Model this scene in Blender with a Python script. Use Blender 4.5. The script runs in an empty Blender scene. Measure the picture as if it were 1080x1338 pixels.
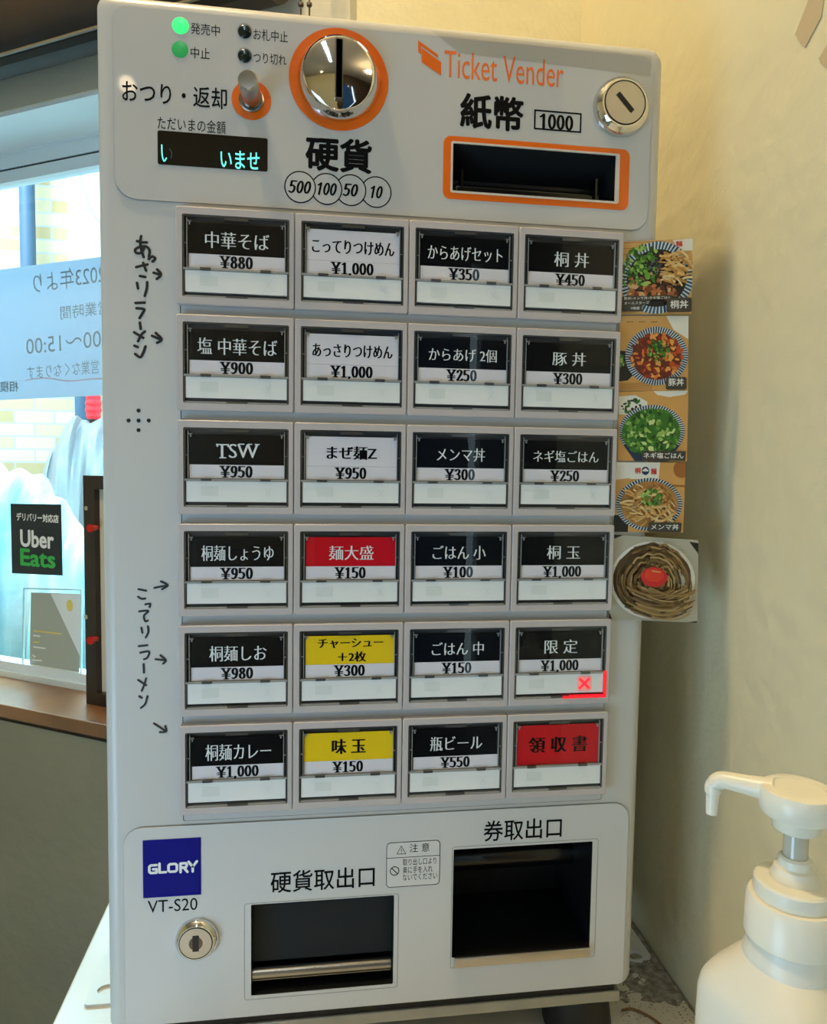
import bpy, bmesh, math, random
from mathutils import Vector, Matrix
random.seed(7)
S = bpy.context.scene
COL = S.collection
PI = math.pi

# ------------------------------------------------------------------ camera
ZL = 1.15                                   # height of the middle of the button field
FPX = 950.0                                 # focal length in pixels of a 1080 x 1338 frame
RM = ((0.99034668, -0.01462961, -0.13783838),      # camera right, down, forward (x, down, depth)
      (0.00544907, 0.99775505, -0.06674706),
      (0.13850543, 0.06535164, 0.98820312))
CL = (-0.06305198, -0.04085641, -0.49685401)
cam_d = bpy.data.cameras.new('camera')
cam_d.sensor_fit = 'HORIZONTAL'; cam_d.sensor_width = 36.0
cam_d.lens = FPX / 1080 * 36.0
cam_d.clip_start = 0.01
cam = bpy.data.objects.new('camera', cam_d); COL.objects.link(cam)
w3 = lambda v: Vector((v[0], v[2], -v[1]))
rx, dn, fw = w3(RM[0]), w3(RM[1]), w3(RM[2])
rx = (rx - fw * rx.dot(fw)).normalized(); up = (-fw).cross(rx).normalized()
m3 = Matrix((rx, up, -fw)).transposed()
cam.matrix_world = Matrix.Translation((CL[0], CL[2], ZL - CL[1])) @ m3.to_4x4()
S.camera = cam

# ------------------------------------------------------------------ world, lights, exposure
S.view_settings.view_transform = 'Standard'; S.view_settings.look = 'None'
S.view_settings.gamma = 1.0; S.view_settings.use_curve_mapping = False
S.view_settings.exposure = 0.0
S.cycles.use_denoising = True
S.cycles.max_bounces = 10; S.cycles.transparent_max_bounces = 24
S.cycles.sample_clamp_indirect = 6.0
wd = bpy.data.worlds.new('daylight'); S.world = wd; wd.use_nodes = True
wn = wd.node_tree; bg = wn.nodes['Background']
bg.inputs[0].default_value = (0.62, 0.86, 1.0, 1); bg.inputs[1].default_value = 3.6
WARM = (1.0, 0.78, 0.46); COOL = (0.66, 0.84, 1.0); NEUT = (1.0, 0.90, 0.76)
def lamp(name, loc, power, col, radius):
    l = bpy.data.lights.new(name, 'POINT'); l.energy = power; l.color = col; l.shadow_soft_size = radius
    o = bpy.data.objects.new(name, l); COL.objects.link(o); o.location = loc; return o
def area(name, loc, target, power, col, sx, sy):
    l = bpy.data.lights.new(name, 'AREA'); l.energy = power; l.color = col; l.shape = 'RECTANGLE'; l.size = sx; l.size_y = sy
    o = bpy.data.objects.new(name, l); COL.objects.link(o); o.location = loc
    o.rotation_euler = (Vector(target) - Vector(loc)).to_track_quat('-Z', 'Y').to_euler(); return o
lamp('ceiling_spot_light', (-0.36, -0.13, 2.42), 37.0, WARM, 0.05)
lamp('ceiling_spot_light', (-0.65, -2.0, 2.38), 0.45, WARM, 0.024)
lamp('ceiling_spot_light', (0.75, -1.5, 2.38), 8.0, WARM, 0.04)
area('daylight_from_left', (-0.90, -0.72, 0.60), (-0.15, 0, 0.82), 8.0, (0.42, 0.70, 1.0), 0.5, 0.6)
area('daylight_door_gap', (0.672, -3.1, 1.1), (0.672, 0, 1.1), 5.0, COOL, 0.06, 2.0)
area('cool_fill_rear', (-1.05, -2.65, 0.95), (0.1, 0, 0.9), 9.0, (0.50, 0.76, 1.0), 0.8, 1.6)  # cool fill added indoors to tint the wall shadow, no door stands here
tb_ = area('ceiling_tube_light', (-0.28, -1.2, 2.55), (-0.28, -1.2, 0), 3.0, COOL, 0.06, 0.7); tb_.rotation_euler = (0, 0, 0)
area('daylight_sky_strip', (-0.95, 1.95, 2.55), (-0.26, 0.15, 0.75), 340.0, (0.50, 0.85, 1.0), 1.2, 0.8)
area('daylight_outside', (-2.4, 2.2, 3.4), (-1.3, 3.4, 0.6), 150.0, (0.92, 0.97, 1.0), 2.0, 2.0)

# ------------------------------------------------------------------ pixel helpers (ray of the photo met with a real plane)
def ray(px, py):
    a = ((px - 540) / FPX, (py - 669) / FPX, 1.0)
    d = [sum(RM[k][i] * a[k] for k in range(3)) for i in range(3)]
    return (d[0], d[2], -d[1])
CP = (CL[0], CL[2], ZL - CL[1])
def F(px, py, Y=0.0):
    d = ray(px, py); s = (Y - CP[1]) / d[1]
    return (CP[0] + s * d[0], CP[2] + s * d[2])
def FX(px, py, X):
    d = ray(px, py); s = (X - CP[0]) / d[0]
    return (CP[1] + s * d[1], CP[2] + s * d[2])
def FZ(px, py, Z):
    d = ray(px, py); s = (Z - CP[2]) / d[2]
    return (CP[0] + s * d[0], CP[1] + s * d[1])
WP = (-0.51, 0.82); WA = -0.535               # window wall: a point on it and its direction
WU = (math.cos(WA), math.sin(WA)); WN = (WU[1], -WU[0])
def W(px, py, d=0.0):                         # -> (s along the wall, z) on the plane d in front of the wall face
    r = ray(px, py); o = (WP[0] + d * WN[0] - CP[0], WP[1] + d * WN[1] - CP[1])
    k = (WN[0] * o[0] + WN[1] * o[1]) / (WN[0] * r[0] + WN[1] * r[1])
    q = (CP[0] + k * r[0] - WP[0], CP[1] + k * r[1] - WP[1])
    return (q[0] * WU[0] + q[1] * WU[1], CP[2] + k * r[2])
WM = Matrix.Translation((WP[0], WP[1], 0)) @ Matrix.Rotation(WA, 4, 'Z')

# ------------------------------------------------------------------ materials
def lin(c):
    return tuple(((v / 255) / 12.92 if v / 255 <= 0.04045 else ((v / 255 + 0.055) / 1.055) ** 2.4) for v in c) + (1.0,)
MATS = {}
def mat(name, rgb, rough=0.5, metal=0.0, spec=0.5, noise=0.0, nscale=20, bump=0.0, bscale=60, emit=None, estr=0.0, coat=0.0, alt=None, sss=0.0):
    if name in MATS: return MATS[name]
    m = bpy.data.materials.new(name); m.use_nodes = True; nt = m.node_tree; b = nt.nodes['Principled BSDF']
    c = lin(rgb)
    b.inputs['Base Color'].default_value = c; b.inputs['Roughness'].default_value = rough
    b.inputs['Metallic'].default_value = metal; b.inputs['Specular IOR Level'].default_value = spec
    b.inputs['Coat Weight'].default_value = coat; b.inputs['Coat Roughness'].default_value = 0.04
    tc = nt.nodes.new('ShaderNodeTexCoord')
    if noise > 0 or alt:
        n = nt.nodes.new('ShaderNodeTexNoise'); n.inputs['Scale'].default_value = nscale; n.inputs['Detail'].default_value = 6
        nt.links.new(tc.outputs['Object'], n.inputs['Vector'])
        r = nt.nodes.new('ShaderNodeValToRGB'); r.color_ramp.elements[0].position = 0.35; r.color_ramp.elements[1].position = 0.68
        a = lin(alt) if alt else tuple(v * (1 - noise) for v in c[:3]) + (1,)
        r.color_ramp.elements[0].color = a; r.color_ramp.elements[1].color = c
        nt.links.new(n.outputs['Fac'], r.inputs['Fac']); nt.links.new(r.outputs['Color'], b.inputs['Base Color'])
    if bump > 0:
        n2 = nt.nodes.new('ShaderNodeTexNoise'); n2.inputs['Scale'].default_value = bscale; n2.inputs['Detail'].default_value = 4
        nt.links.new(tc.outputs['Object'], n2.inputs['Vector'])
        bp = nt.nodes.new('ShaderNodeBump'); bp.inputs['Strength'].default_value = bump; bp.inputs['Distance'].default_value = 0.01
        nt.links.new(n2.outputs['Fac'], bp.inputs['Height']); nt.links.new(bp.outputs['Normal'], b.inputs['Normal'])
    if emit:
        b.inputs['Emission Color'].default_value = lin(emit); b.inputs['Emission Strength'].default_value = estr
    if sss > 0:
        b.inputs['Subsurface Weight'].default_value = sss; b.inputs['Subsurface Radius'].default_value = (0.01, 0.01, 0.01)
    MATS[name] = m; return m
def glass_mat(name, tint=(1, 1, 1), ior=1.45, rough=0.0):
    m = bpy.data.materials.new(name); m.use_nodes = True; nt = m.node_tree
    for n in list(nt.nodes):
        if n.type != 'OUTPUT_MATERIAL': nt.nodes.remove(n)
    out = [n for n in nt.nodes if n.type == 'OUTPUT_MATERIAL'][0]
    t = nt.nodes.new('ShaderNodeBsdfTransparent'); t.inputs[0].default_value = tuple(tint) + (1,)
    g = nt.nodes.new('ShaderNodeBsdfGlossy'); g.inputs['Roughness'].default_value = rough
    f = nt.nodes.new('ShaderNodeFresnel')            # the same surface reflection from both sides of the pane
    ge = nt.nodes.new('ShaderNodeNewGeometry'); mt = nt.nodes.new('ShaderNodeMath'); mt.operation = 'MULTIPLY_ADD'
    mt.inputs[1].default_value = 1 / ior - ior; mt.inputs[2].default_value = ior
    nt.links.new(ge.outputs['Backfacing'], mt.inputs[0]); nt.links.new(mt.outputs[0], f.inputs['IOR'])
    x = nt.nodes.new('ShaderNodeMixShader')
    nt.links.new(f.outputs[0], x.inputs[0]); nt.links.new(t.outputs[0], x.inputs[1]); nt.links.new(g.outputs[0], x.inputs[2])
    nt.links.new(x.outputs[0], out.inputs[0]); MATS[name] = m; return m

M_body = mat('cream_white_steel', (197, 195, 188), 0.34, noise=0.03, nscale=6)
M_panel = mat('white_gloss_panel', (192, 191, 187), 0.035, spec=0.4)
M_low = mat('white_satin_panel', (205, 204, 200), 0.25)
M_gap = mat('dark_gap', (40, 40, 40), 0.7)
M_bezel = mat('taupe_plastic', (188, 180, 177), 0.38)
M_rail = mat('smoked_clear_plastic', (72, 70, 68), 0.12, spec=0.8)
M_railL = mat('pale_clear_plastic', (150, 150, 146), 0.10, spec=0.8)
M_tray = mat('dark_grey_tray', (58, 57, 56), 0.3)
M_mint = mat('milky_lamp_window', (232, 233, 228), 0.22)
M_mint2 = mat('milky_lamp_window_mark', (221, 224, 217), 0.22)
M_cblack = mat('black_card', (10, 11, 14), 0.22, spec=0.2)
M_cwhite = mat('white_card', (232, 226, 228), 0.3)
M_cred = mat('red_card', (206, 22, 34), 0.25, spec=0.2)
M_cyel = mat('yellow_card', (242, 205, 32), 0.25, spec=0.2)
M_ink = mat('black_ink', (7, 7, 9), 0.5, spec=0.1)
M_inkw = mat('white_ink', (236, 236, 232), 0.45)
M_orange = mat('orange_print', (228, 104, 18), 0.25)
M_chrome = mat('chrome', (222, 220, 215), 0.05, metal=1.0)
M_steel = mat('brushed_steel', (176, 172, 166), 0.26, metal=1.0)
M_nickel = mat('satin_nickel', (205, 198, 190), 0.32, metal=1.0)
M_black = mat('black_plastic', (12, 12, 13), 0.18)
M_blackm = mat('matt_black', (10, 10, 11), 0.5)
M_cover = glass_mat('clear_button_cover', (0.98, 0.98, 0.98), 1.32, 0.01)

# ------------------------------------------------------------------ object helpers
BASE = {}
def smooth(me, ang=35):
    me.shade_smooth()
    try: me.set_sharp_from_angle(angle=math.radians(ang))
    except Exception: pass
def obj(name, bm, mats, parent=None, sm=True, frame=None):
    if not isinstance(mats, (list, tuple)): mats = [mats]
    if isinstance(bm, bmesh.types.BMesh):
        bmesh.ops.recalc_face_normals(bm, faces=bm.faces)
        me = bpy.data.meshes.new(name); bm.to_mesh(me); bm.free()
    else: me = bm
    for m in mats: me.materials.append(m)
    if sm: smooth(me)
    o = bpy.data.objects.new(name, me); COL.objects.link(o)
    if parent is not None:
        o.parent = parent
        root = parent
        if root.name in BASE: o.location = tuple(-v for v in BASE[root.name])
    elif frame is not None: o.matrix_world = frame
    return o
def thing(name, label, cat, base=(0, 0, 0), group=None, frame=None):
    e = bpy.data.objects.new(name, None); COL.objects.link(e)
    e.empty_display_size = 0.05
    e.matrix_world = (frame or Matrix.Identity(4)) @ Matrix.Translation(base)
    BASE[e.name] = base
    return tag(e, label, cat, group)
def tag(o, label, cat, group=None, kind=None):
    o['label'] = label; o['category'] = cat
    if group: o['group'] = group
    if kind: o['kind'] = kind
    return o
def struct(name, bm, m, frame=None, sm=False, parent=None):
    o = obj(name, bm, m, parent, sm, frame)
    if parent is None: o['kind'] = 'structure'
    return o
def bevel(o, w, seg=3):
    b = o.modifiers.new('bevel', 'BEVEL'); b.width = w; b.segments = seg; b.limit_method = 'ANGLE'; b.angle_limit = math.radians(40); return o
NB = bmesh.new
def box(bm, x0, x1, y0, y1, z0, z1, mi=0):
    v = [bm.verts.new(p) for p in ((x0,y0,z0),(x1,y0,z0),(x1,y1,z0),(x0,y1,z0),(x0,y0,z1),(x1,y0,z1),(x1,y1,z1),(x0,y1,z1))]
    for f in ((0,3,2,1),(4,5,6,7),(0,1,5,4),(1,2,6,5),(2,3,7,6),(3,0,4,7)):
        fc = bm.faces.new([v[i] for i in f]); fc.material_index = mi
    return bm
def quad(bm, pts, mi=0):
    f = bm.faces.new([bm.verts.new(p) for p in pts]); f.material_index = mi; return f
def poly(bm, pts, y, mi=0):
    return quad(bm, [(p[0], y, p[1]) for p in pts], mi)
def rrect(x0, x1, z0, z1, r, n=6):
    if not isinstance(r, (list, tuple)): r = [r] * 4             # bl, br, tr, tl
    out = []
    for (cx, cz, a, q) in ((x0 + r[0], z0 + r[0], PI, r[0]), (x1 - r[1], z0 + r[1], 1.5 * PI, r[1]), (x1 - r[2], z1 - r[2], 0, r[2]), (x0 + r[3], z1 - r[3], PI / 2, r[3])):
        if q <= 1e-6: out.append((cx, cz)); continue
        for i in range(n + 1):
            t = a + PI / 2 * i / n; out.append((cx + q * math.cos(t), cz + q * math.sin(t)))
    return out
def circle(cx, cz, r, n=40, rz=None):
    rz = rz or r
    return [(cx + r * math.cos(2 * PI * i / n), cz + rz * math.sin(2 * PI * i / n)) for i in range(n)]
def fill(bm, loops, y, mi=0):                                    # flat face at depth y with holes; returns boundary loops
    es = []; ls = []
    for lp in loops:
        vs = [bm.verts.new((p[0], y, p[1])) for p in lp]
        ls.append(vs)
        es += [bm.edges.new((vs[i], vs[(i + 1) % len(vs)])) for i in range(len(vs))]
    g = bmesh.ops.triangle_fill(bm, use_beauty=True, use_dissolve=False, edges=es)
    for f in g['geom']:
        if isinstance(f, bmesh.types.BMFace): f.material_index = mi
    return ls
def walls(bm, vs, y2, mi=0, pts=None):
    ws = [bm.verts.new((v.co.x if pts is None else pts[i][0], y2, v.co.z if pts is None else pts[i][1])) for i, v in enumerate(vs)]
    n = len(vs)
    for i in range(n):
        f = bm.faces.new((vs[i], vs[(i + 1) % n], ws[(i + 1) % n], ws[i])); f.material_index = mi
    return ws
def plate(bm, loops, y0, y1, mi=0):                              # front at y0, thickness back to y1
    for vs in fill(bm, loops, y0, mi): walls(bm, vs, y1, mi)
    return bm
def lathe(bm, prof, c, axis='y', n=48, mi=0, cap=True):          # prof: (radius, along axis)
    rings = []
    for (r, t) in prof:
        ring = []
        if r < 1e-7:
            p = (c[0], c[1] + t, c[2]) if axis == 'y' else (c[0], c[1], c[2] + t)
            rings.append([bm.verts.new(p)]); continue
        for i in range(n):
            a = 2 * PI * i / n
            p = (c[0] + r * math.cos(a), c[1] + t, c[2] + r * math.sin(a)) if axis == 'y' else (c[0] + r * math.cos(a), c[1] + r * math.sin(a), c[2] + t)
            ring.append(bm.verts.new(p))
        rings.append(ring)
    for a, b in zip(rings, rings[1:]):
        for i in range(n):
            if len(a) == 1 and len(b) == 1: continue
            if len(a) == 1: f = bm.faces.new((a[0], b[i], b[(i + 1) % n]))
            elif len(b) == 1: f = bm.faces.new((a[i], b[0], a[(i + 1) % n]))
            else: f = bm.faces.new((a[i], a[(i + 1) % n], b[(i + 1) % n], b[i]))
            f.material_index = mi
    if cap:
        for r in (rings[0], rings[-1]):
            if len(r) > 1: f = bm.faces.new(r); f.material_index = mi
    return bm
def tube(bm, pts, rad, n=10, mi=0):
    pts = [Vector(p) for p in pts]; N = len(pts); rings = []
    rads = rad if isinstance(rad, (list, tuple)) else [rad] * N
    for i, p in enumerate(pts):
        d = (pts[min(i + 1, N - 1)] - pts[max(i - 1, 0)]).normalized()
        ref = Vector((0, 0, 1)) if abs(d.z) < 0.9 else Vector((0, 1, 0))
        a = d.cross(ref).normalized(); b = d.cross(a).normalized()
        rings.append([bm.verts.new(p + (a * math.cos(2 * PI * k / n) + b * math.sin(2 * PI * k / n)) * rads[i]) for k in range(n)])
    for a, b in zip(rings, rings[1:]):
        for k in range(n):
            f = bm.faces.new((a[k], a[(k + 1) % n], b[(k + 1) % n], b[k])); f.material_index = mi
    for r in (rings[0], rings[-1]): f = bm.faces.new(r); f.material_index = mi
    return bm
def spline(pts, n=5):
    out = []; P = [pts[0]] + list(pts) + [pts[-1]]
    for i in range(1, len(P) - 2):
        p0, p1, p2, p3 = (Vector(P[i + k]) for k in (-1, 0, 1, 2))
        for j in range(n):
            t = j / n
            out.append(0.5 * ((2 * p1) + (p2 - p0) * t + (2 * p0 - 5 * p1 + 4 * p2 - p3) * t * t + (3 * p1 - p0 - 3 * p2 + p3) * t ** 3))
    out.append(Vector(pts[-1])); return out
def stroke(bm, pts, w, y, mi=0):                                 # flat ribbon with round ends on the plane y
    P = [Vector((p[0], p[1])) for p in (spline(pts) if len(pts) > 2 else [Vector(pts[0]), Vector(pts[1])])]
    L = []; R = []
    for i, p in enumerate(P):
        d = (P[min(i + 1, len(P) - 1)] - P[max(i - 1, 0)])
        if d.length < 1e-9: d = Vector((1, 0))
        d.normalize(); n = Vector((-d.y, d.x)) * w / 2
        L.append(p + n); R.append(p - n)
    for i in range(len(P) - 1):
        poly(bm, [L[i], L[i + 1], R[i + 1], R[i]], y, mi)
    for k, e in enumerate((P[0], P[-1])): poly(bm, circle(e.x, e.y, w / 2, 10), y - 1e-6 * (k + 1), mi)

# ------------------------------------------------------------------ lettering
def glyphs(body, offset=0.0, line=1.0):
    c = bpy.data.curves.new('lettering', 'FONT'); c.body = body; c.size = 1; c.offset = offset; c.resolution_u = 3
    c.space_line = line; c.align_x = 'CENTER' if '\n' in body else 'LEFT'
    o = bpy.data.objects.new('lettering', c); COL.objects.link(o)
    dg = bpy.context.evaluated_depsgraph_get(); dg.update()
    me = bpy.data.meshes.new_from_object(o.evaluated_get(dg))
    vs = [(v.co.x, v.co.y) for v in me.vertices]; fs = [tuple(p.vertices) for p in me.polygons]
    bpy.data.objects.remove(o); bpy.data.curves.remove(c); bpy.data.meshes.remove(me)
    return vs, fs
SH = {'sans': [(0, 0)],
      'medium': [(-.010, 0), (.010, 0), (0, .010), (0, -.010)],
      'bold': [(.03 * math.cos(PI * k / 4), .03 * math.sin(PI * k / 4)) for k in range(8)] + [(0, 0)],
      'mincho': [(-.026, 0), (-.009, 0), (.009, 0), (.026, 0)],
      'minchobold': [(-.046, 0), (-.023, .008), (0, -.008), (.023, .008), (.046, 0)]}
OFFS = {'mincho': -0.014, 'minchobold': -0.006}
def letter(bm, body, cx, cz, w, h, y, style='sans', mi=0, slant=0.0, turn=0.0, line=1.0, mirror=False):
    vs, fs = glyphs(body, OFFS.get(style, 0.0), line)
    sh = SH[style]
    if slant: vs = [(x + slant * z, z) for x, z in vs]
    x0, x1 = min(v[0] for v in vs), max(v[0] for v in vs); z0, z1 = min(v[1] for v in vs), max(v[1] for v in vs)
    ex = max(abs(s[0]) for s in sh); ez = max(abs(s[1]) for s in sh)
    kx = w / (x1 - x0 + 2 * ex); kz = h / (z1 - z0 + 2 * ez)
    if style in ('mincho', 'minchobold'): pass
    ct, st = math.cos(turn), math.sin(turn)
    for i, (dx, dz) in enumerate(sh):
        out = []
        for (x, z) in vs:
            a = (x + dx - (x0 + x1) / 2) * kx; b = (z + dz - (z0 + z1) / 2) * kz
            if mirror: a = -a
            out.append(bm.verts.new((cx + a * ct - b * st, y - i * 2e-6, cz + a * st + b * ct)))
        for f in fs:
            try: fc = bm.faces.new([out[k] for k in f]); fc.material_index = mi
            except ValueError: pass
    return bm
# price figures drawn with a broad nib: thick uprights, thin horizontals, small serifs
def ell_pts(cx, cz, rx, rz, a0=0, a1=2 * PI, n=22): return [(cx + rx * math.cos(a0 + (a1 - a0) * k / n), cz + rz * math.sin(a0 + (a1 - a0) * k / n)) for k in range(n + 1)]
FIG = {'0': [ell_pts(.25, .5, .155, .46)], '1': [[(.13, .80), (.25, .94)], [(.25, .03), (.25, .95)], [(.11, .02), (.39, .02)]],
       '2': [[(.10, .74), (.14, .90), (.25, .97), (.37, .90), (.39, .72), (.30, .48), (.09, .05)], [(.09, .05), (.40, .05)], [(.40, .05), (.43, .18)]],
       '3': [[(.10, .80), (.15, .93), (.25, .97), (.36, .90), (.37, .72), (.30, .57), (.20, .53)], [(.20, .53), (.34, .47), (.40, .27), (.33, .08), (.22, .03), (.08, .13)]],
       '4': [[(.33, .03), (.33, .95)], [(.33, .95), (.05, .32)], [(.05, .29), (.46, .29)], [(.22, .02), (.44, .02)]],
       '5': [[(.12, .95), (.42, .95)], [(.12, .95), (.11, .55)], [(.11, .55), (.24, .61), (.36, .53), (.40, .33), (.34, .11), (.22, .03), (.07, .12)]],
       '8': [ell_pts(.25, .75, .12, .21), ell_pts(.25, .27, .15, .24)], '9': [ell_pts(.25, .68, .145, .28), [(.395, .68), (.39, .40), (.30, .12), (.18, .03), (.10, .10)]],
       '\u00a5': [[(.07, .95), (.29, .48)], [(.53, .95), (.31, .48)], [(.30, .5), (.30, .03)], [(.08, .42), (.52, .42)], [(.08, .27), (.52, .27)], [(.0, .96), (.18, .96)], [(.42, .96), (.60, .96)], [(.18, .02), (.42, .02)]],
       ',': [[(.12, .05), (.13, .0), (.08, -.13)]]}
ADV = {',': .26, '\u00a5': .64}
FIGS = dict(FIG); FIGS['1'] = [[(.10, .78), (.27, .93)], [(.27, .03), (.27, .95)]]; FIGS['0'] = [ell_pts(.25, .5, .16, .45)]
def price_text(bm, body, cx, cz, w, h, y, figs=None, nibs=(.098, .046), slant=0.0, turn=0.0):
    figs = figs or FIG
    tot = sum(ADV.get(c, .5) for c in body); k = w / tot; x = cx - w / 2; q = 0
    for c in body:
        for path in figs[c]:
            P = [Vector(p) for p in path]; S_ = []
            for a, b in zip(P, P[1:]):
                n = max(2, int((b - a).length / 0.035))
                S_ += [a.lerp(b, i / n) for i in range(n)]
            S_.append(P[-1]); nib = [(nibs[0] * math.cos(t), nibs[1] * math.sin(t)) for t in (2 * PI * i / 8 for i in range(8))]
            for p in S_:
                q += 1
                poly(bm, [(x + (p.x + n_[0]) * k + slant * (p.y - 0.5) * h, cz + (p.y - 0.5 + n_[1]) * h) for n_ in nib], y - 4e-7 * (q % 40))
        x += ADV.get(c, .5) * k
def pbox(px0, px1, py0, py1, Y=0.0, P=None):                     # pixel box on the front -> centre, size
    P = P or F
    xc, yc = (px0 + px1) / 2, (py0 + py1) / 2
    c = P(xc, yc, Y); w = P(px1, yc, Y)[0] - P(px0, yc, Y)[0]; h = P(xc, py0, Y)[1] - P(xc, py1, Y)[1]
    return c[0], c[1], w, h
def ptext(name, body, b, y, m, parent, style='sans', P=None, **k):
    bm = NB(); cx, cz, w, h = pbox(*b, Y=y, P=P)
    letter(bm, body, cx, cz, w, h, y, style, **k)
    return obj(name, bm, m, parent, sm=False)

# ================================================================== ROOM
XR = 0.248                                   # right wall face
M_wall = mat('cream_painted_plaster', (224, 215, 178), 0.62, noise=0.05, nscale=3.5, bump=0.22, bscale=45)
M_wallw = mat('greenish_painted_plaster', (205, 200, 180), 0.65, noise=0.10, nscale=4, bump=0.2, bscale=40)
M_floor = mat('grey_concrete_floor', (120, 116, 108), 0.6, noise=0.15, nscale=8)
M_ceil = mat('white_ceiling', (190, 182, 166), 0.8)
TZ = ZL - 0.40                               # table top height
bm = NB(); box(bm, -2.5, 2.2, -2.8, 2.6, -0.05, 0.0); struct('floor', bm, M_floor)
bm = NB(); box(bm, -2.5, 2.2, -2.8, 2.6, 2.6, 2.65); struct('ceiling', bm, M_ceil)
bm = NB(); box(bm, XR, 2.2, -0.42, 0.95, 0.0, 2.6); o = struct('wall_right', bm, M_wall)
bm = NB(); box(bm, -2.55, -2.5, -2.8, 2.4, 0, 2.6); struct('wall_left', bm, M_wall)
bm = NB(); box(bm, 2.2, 2.25, -2.8, -0.42, 0, 2.6); struct('wall_side', bm, M_ceil)
# rear wall behind the viewer with a narrow door and a bright gap beside it
bm = NB()
fl = fill(bm, [[(-2.5, 0), (2.2, 0), (2.2, 2.6), (-2.5, 2.6)], [(0.20, 0.03), (0.60, 0.03), (0.60, 2.1), (0.20, 2.1)], [(0.645, 0.03), (0.70, 0.03), (0.70, 2.1), (0.645, 2.1)]], -2.8)
for vs in fl: walls(bm, vs, -2.9)
struct('wall_rear', bm, mat('dark_brown_panelling', (62, 50, 40), 0.5, noise=0.2, nscale=6))
bm = NB(); box(bm, 0.20, 0.60, -2.86, -2.85, 0.03, 2.1); struct('door_1', bm, glass_mat('tinted_door_glass', (0.07, 0.12, 0.17), 1.45))
bm = NB(); box(bm, -2.5, -0.05, -2.795, -2.77, 0.0, 2.6); struct('trim_5', bm, M_wall)
# window wall (its own frame: x along the wall, y into the wall, z up)
S_R = 0.92; S_L = -2.6
LZ = W(60, 132, 0)[1]; SZ = TZ + 0.0
RD = 0.11                                    # depth of the reveal
sWinR = W(250, 500, -RD)[0]
bm = NB()
fl = fill(bm, [[(S_L, 0), (S_R, 0), (S_R, 2.6), (S_L, 2.6)], [(-1.7, SZ - 0.03), (sWinR, SZ - 0.03), (sWinR, LZ), (-1.7, LZ)]], 0.0)
walls(bm, fl[1], RD + 0.03)
struct('wall_back', bm, M_wallw, WM)
bm = NB(); box(bm, S_L, S_R, -0.006, 0.001, 0.0, SZ - 0.03); struct('trim_3', bm, mat('olive_grey_lower_wall', (140, 133, 108), 0.6, noise=0.12, nscale=5, bump=0.25, bscale=30), WM)  # thin panel added below the sill, darker than the wall above
# boxed-in column in the corner behind the machine
bm = NB(); cx0 = F(466, 8, 0.36)[0]
box(bm, cx0, XR, 0.36, 0.60, 0, 2.6); struct('trim_1', bm, M_wall)
bm = NB(); box(bm, -1.7, sWinR, 0.004, RD + 0.02, LZ - 0.006, LZ); struct('trim_4', bm, mat('white_reveal', (232, 238, 242), 0.5), WM)
# sill
M_sill = mat('brown_wood_sill', (150, 104, 66), 0.28, noise=0.35, nscale=10)
zs = (W(0, 922, 0.012)[1] + W(135, 945, 0.012)[1]) / 2
bm = NB(); box(bm, -1.7, sWinR, -0.012, RD, zs - 0.024, zs); o = struct('trim_2', bm, M_sill, WM); bevel(o, 0.002)
# window frame, glass
M_alu = mat('pale_blue_aluminium', (222, 234, 242), 0.3)
M_gask = mat('black_gasket', (22, 24, 28), 0.6)
zt = LZ
bm = NB()
zf1 = W(60, 187, -RD)[1]; zg = W(60, 210, -RD)[1]; zt2 = W(60, 220, -RD)[1]
box(bm, -1.7, sWinR, RD - 0.004, RD + 0.03, zf1 - 0.006, zf1 + 0.004, 0)
box(bm, -1.7, sWinR, RD, RD + 0.03, zg, LZ + 0.02, 0)
box(bm, -1.7, sWinR, RD + 0.003, RD + 0.03, zg - 0.004, zg, 1)
box(bm, -1.7, sWinR, RD, RD + 0.025, zt2 - 0.012, zg - 0.004, 0)
box(bm, -1.7, sWinR, RD - 0.004, RD + 0.03, zs, zs + 0.012, 0)
box(bm, -1.7, sWinR, RD + 0.002, RD + 0.03, zs + 0.012, zs + 0.03, 0)
sv = W(24, 820, -RD)[0]
fr = struct('window_1', bm, [M_alu, M_gask], WM)
bm = NB(); box(bm, -1.7, sWinR, RD + 0.012, RD + 0.016, zs + 0.02, zt2)
pane = obj('pane', bm, glass_mat('window_glass', (0.93, 0.98, 1.0), 1.3), fr, sm=False)

# ================================================================== OUTSIDE
def brick_mat():
    m = bpy.data.materials.new('yellow_brick'); m.use_nodes = True; nt = m.node_tree; b = nt.nodes['Principled BSDF']
    tc = nt.nodes.new('ShaderNodeTexCoord'); mp = nt.nodes.new('ShaderNodeMapping'); mp.inputs['Rotation'].default_value = (PI / 2, 0, 0)
    br = nt.nodes.new('ShaderNodeTexBrick'); br.inputs['Scale'].default_value = 1.0
    br.inputs['Brick Width'].default_value = 0.23; br.inputs['Row Height'].default_value = 0.078; br.inputs['Mortar Size'].default_value = 0.005
    br.inputs['Color1'].default_value = lin((176, 158, 116)); br.inputs['Color2'].default_value = lin((206, 198, 168)); br.inputs['Mortar'].default_value = lin((172, 184, 184))
    nt.links.new(tc.outputs['Object'], mp.inputs[0]); nt.links.new(mp.outputs[0], br.inputs['Vector']); nt.links.new(br.outputs['Color'], b.inputs['Base Color'])
    b.inputs['Roughness'].default_value = 0.9
    return m
YB = 4.2
bm = NB(); xa = F(-60, 400, YB)[0]; xb = F(92, 300, YB)[0]; box(bm, xa - 3.5, F(140, 500, YB)[0] + 1.5, YB, YB + 0.2, -0.3, 4.0)
struct('wall_street', bm, brick_mat())
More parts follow.
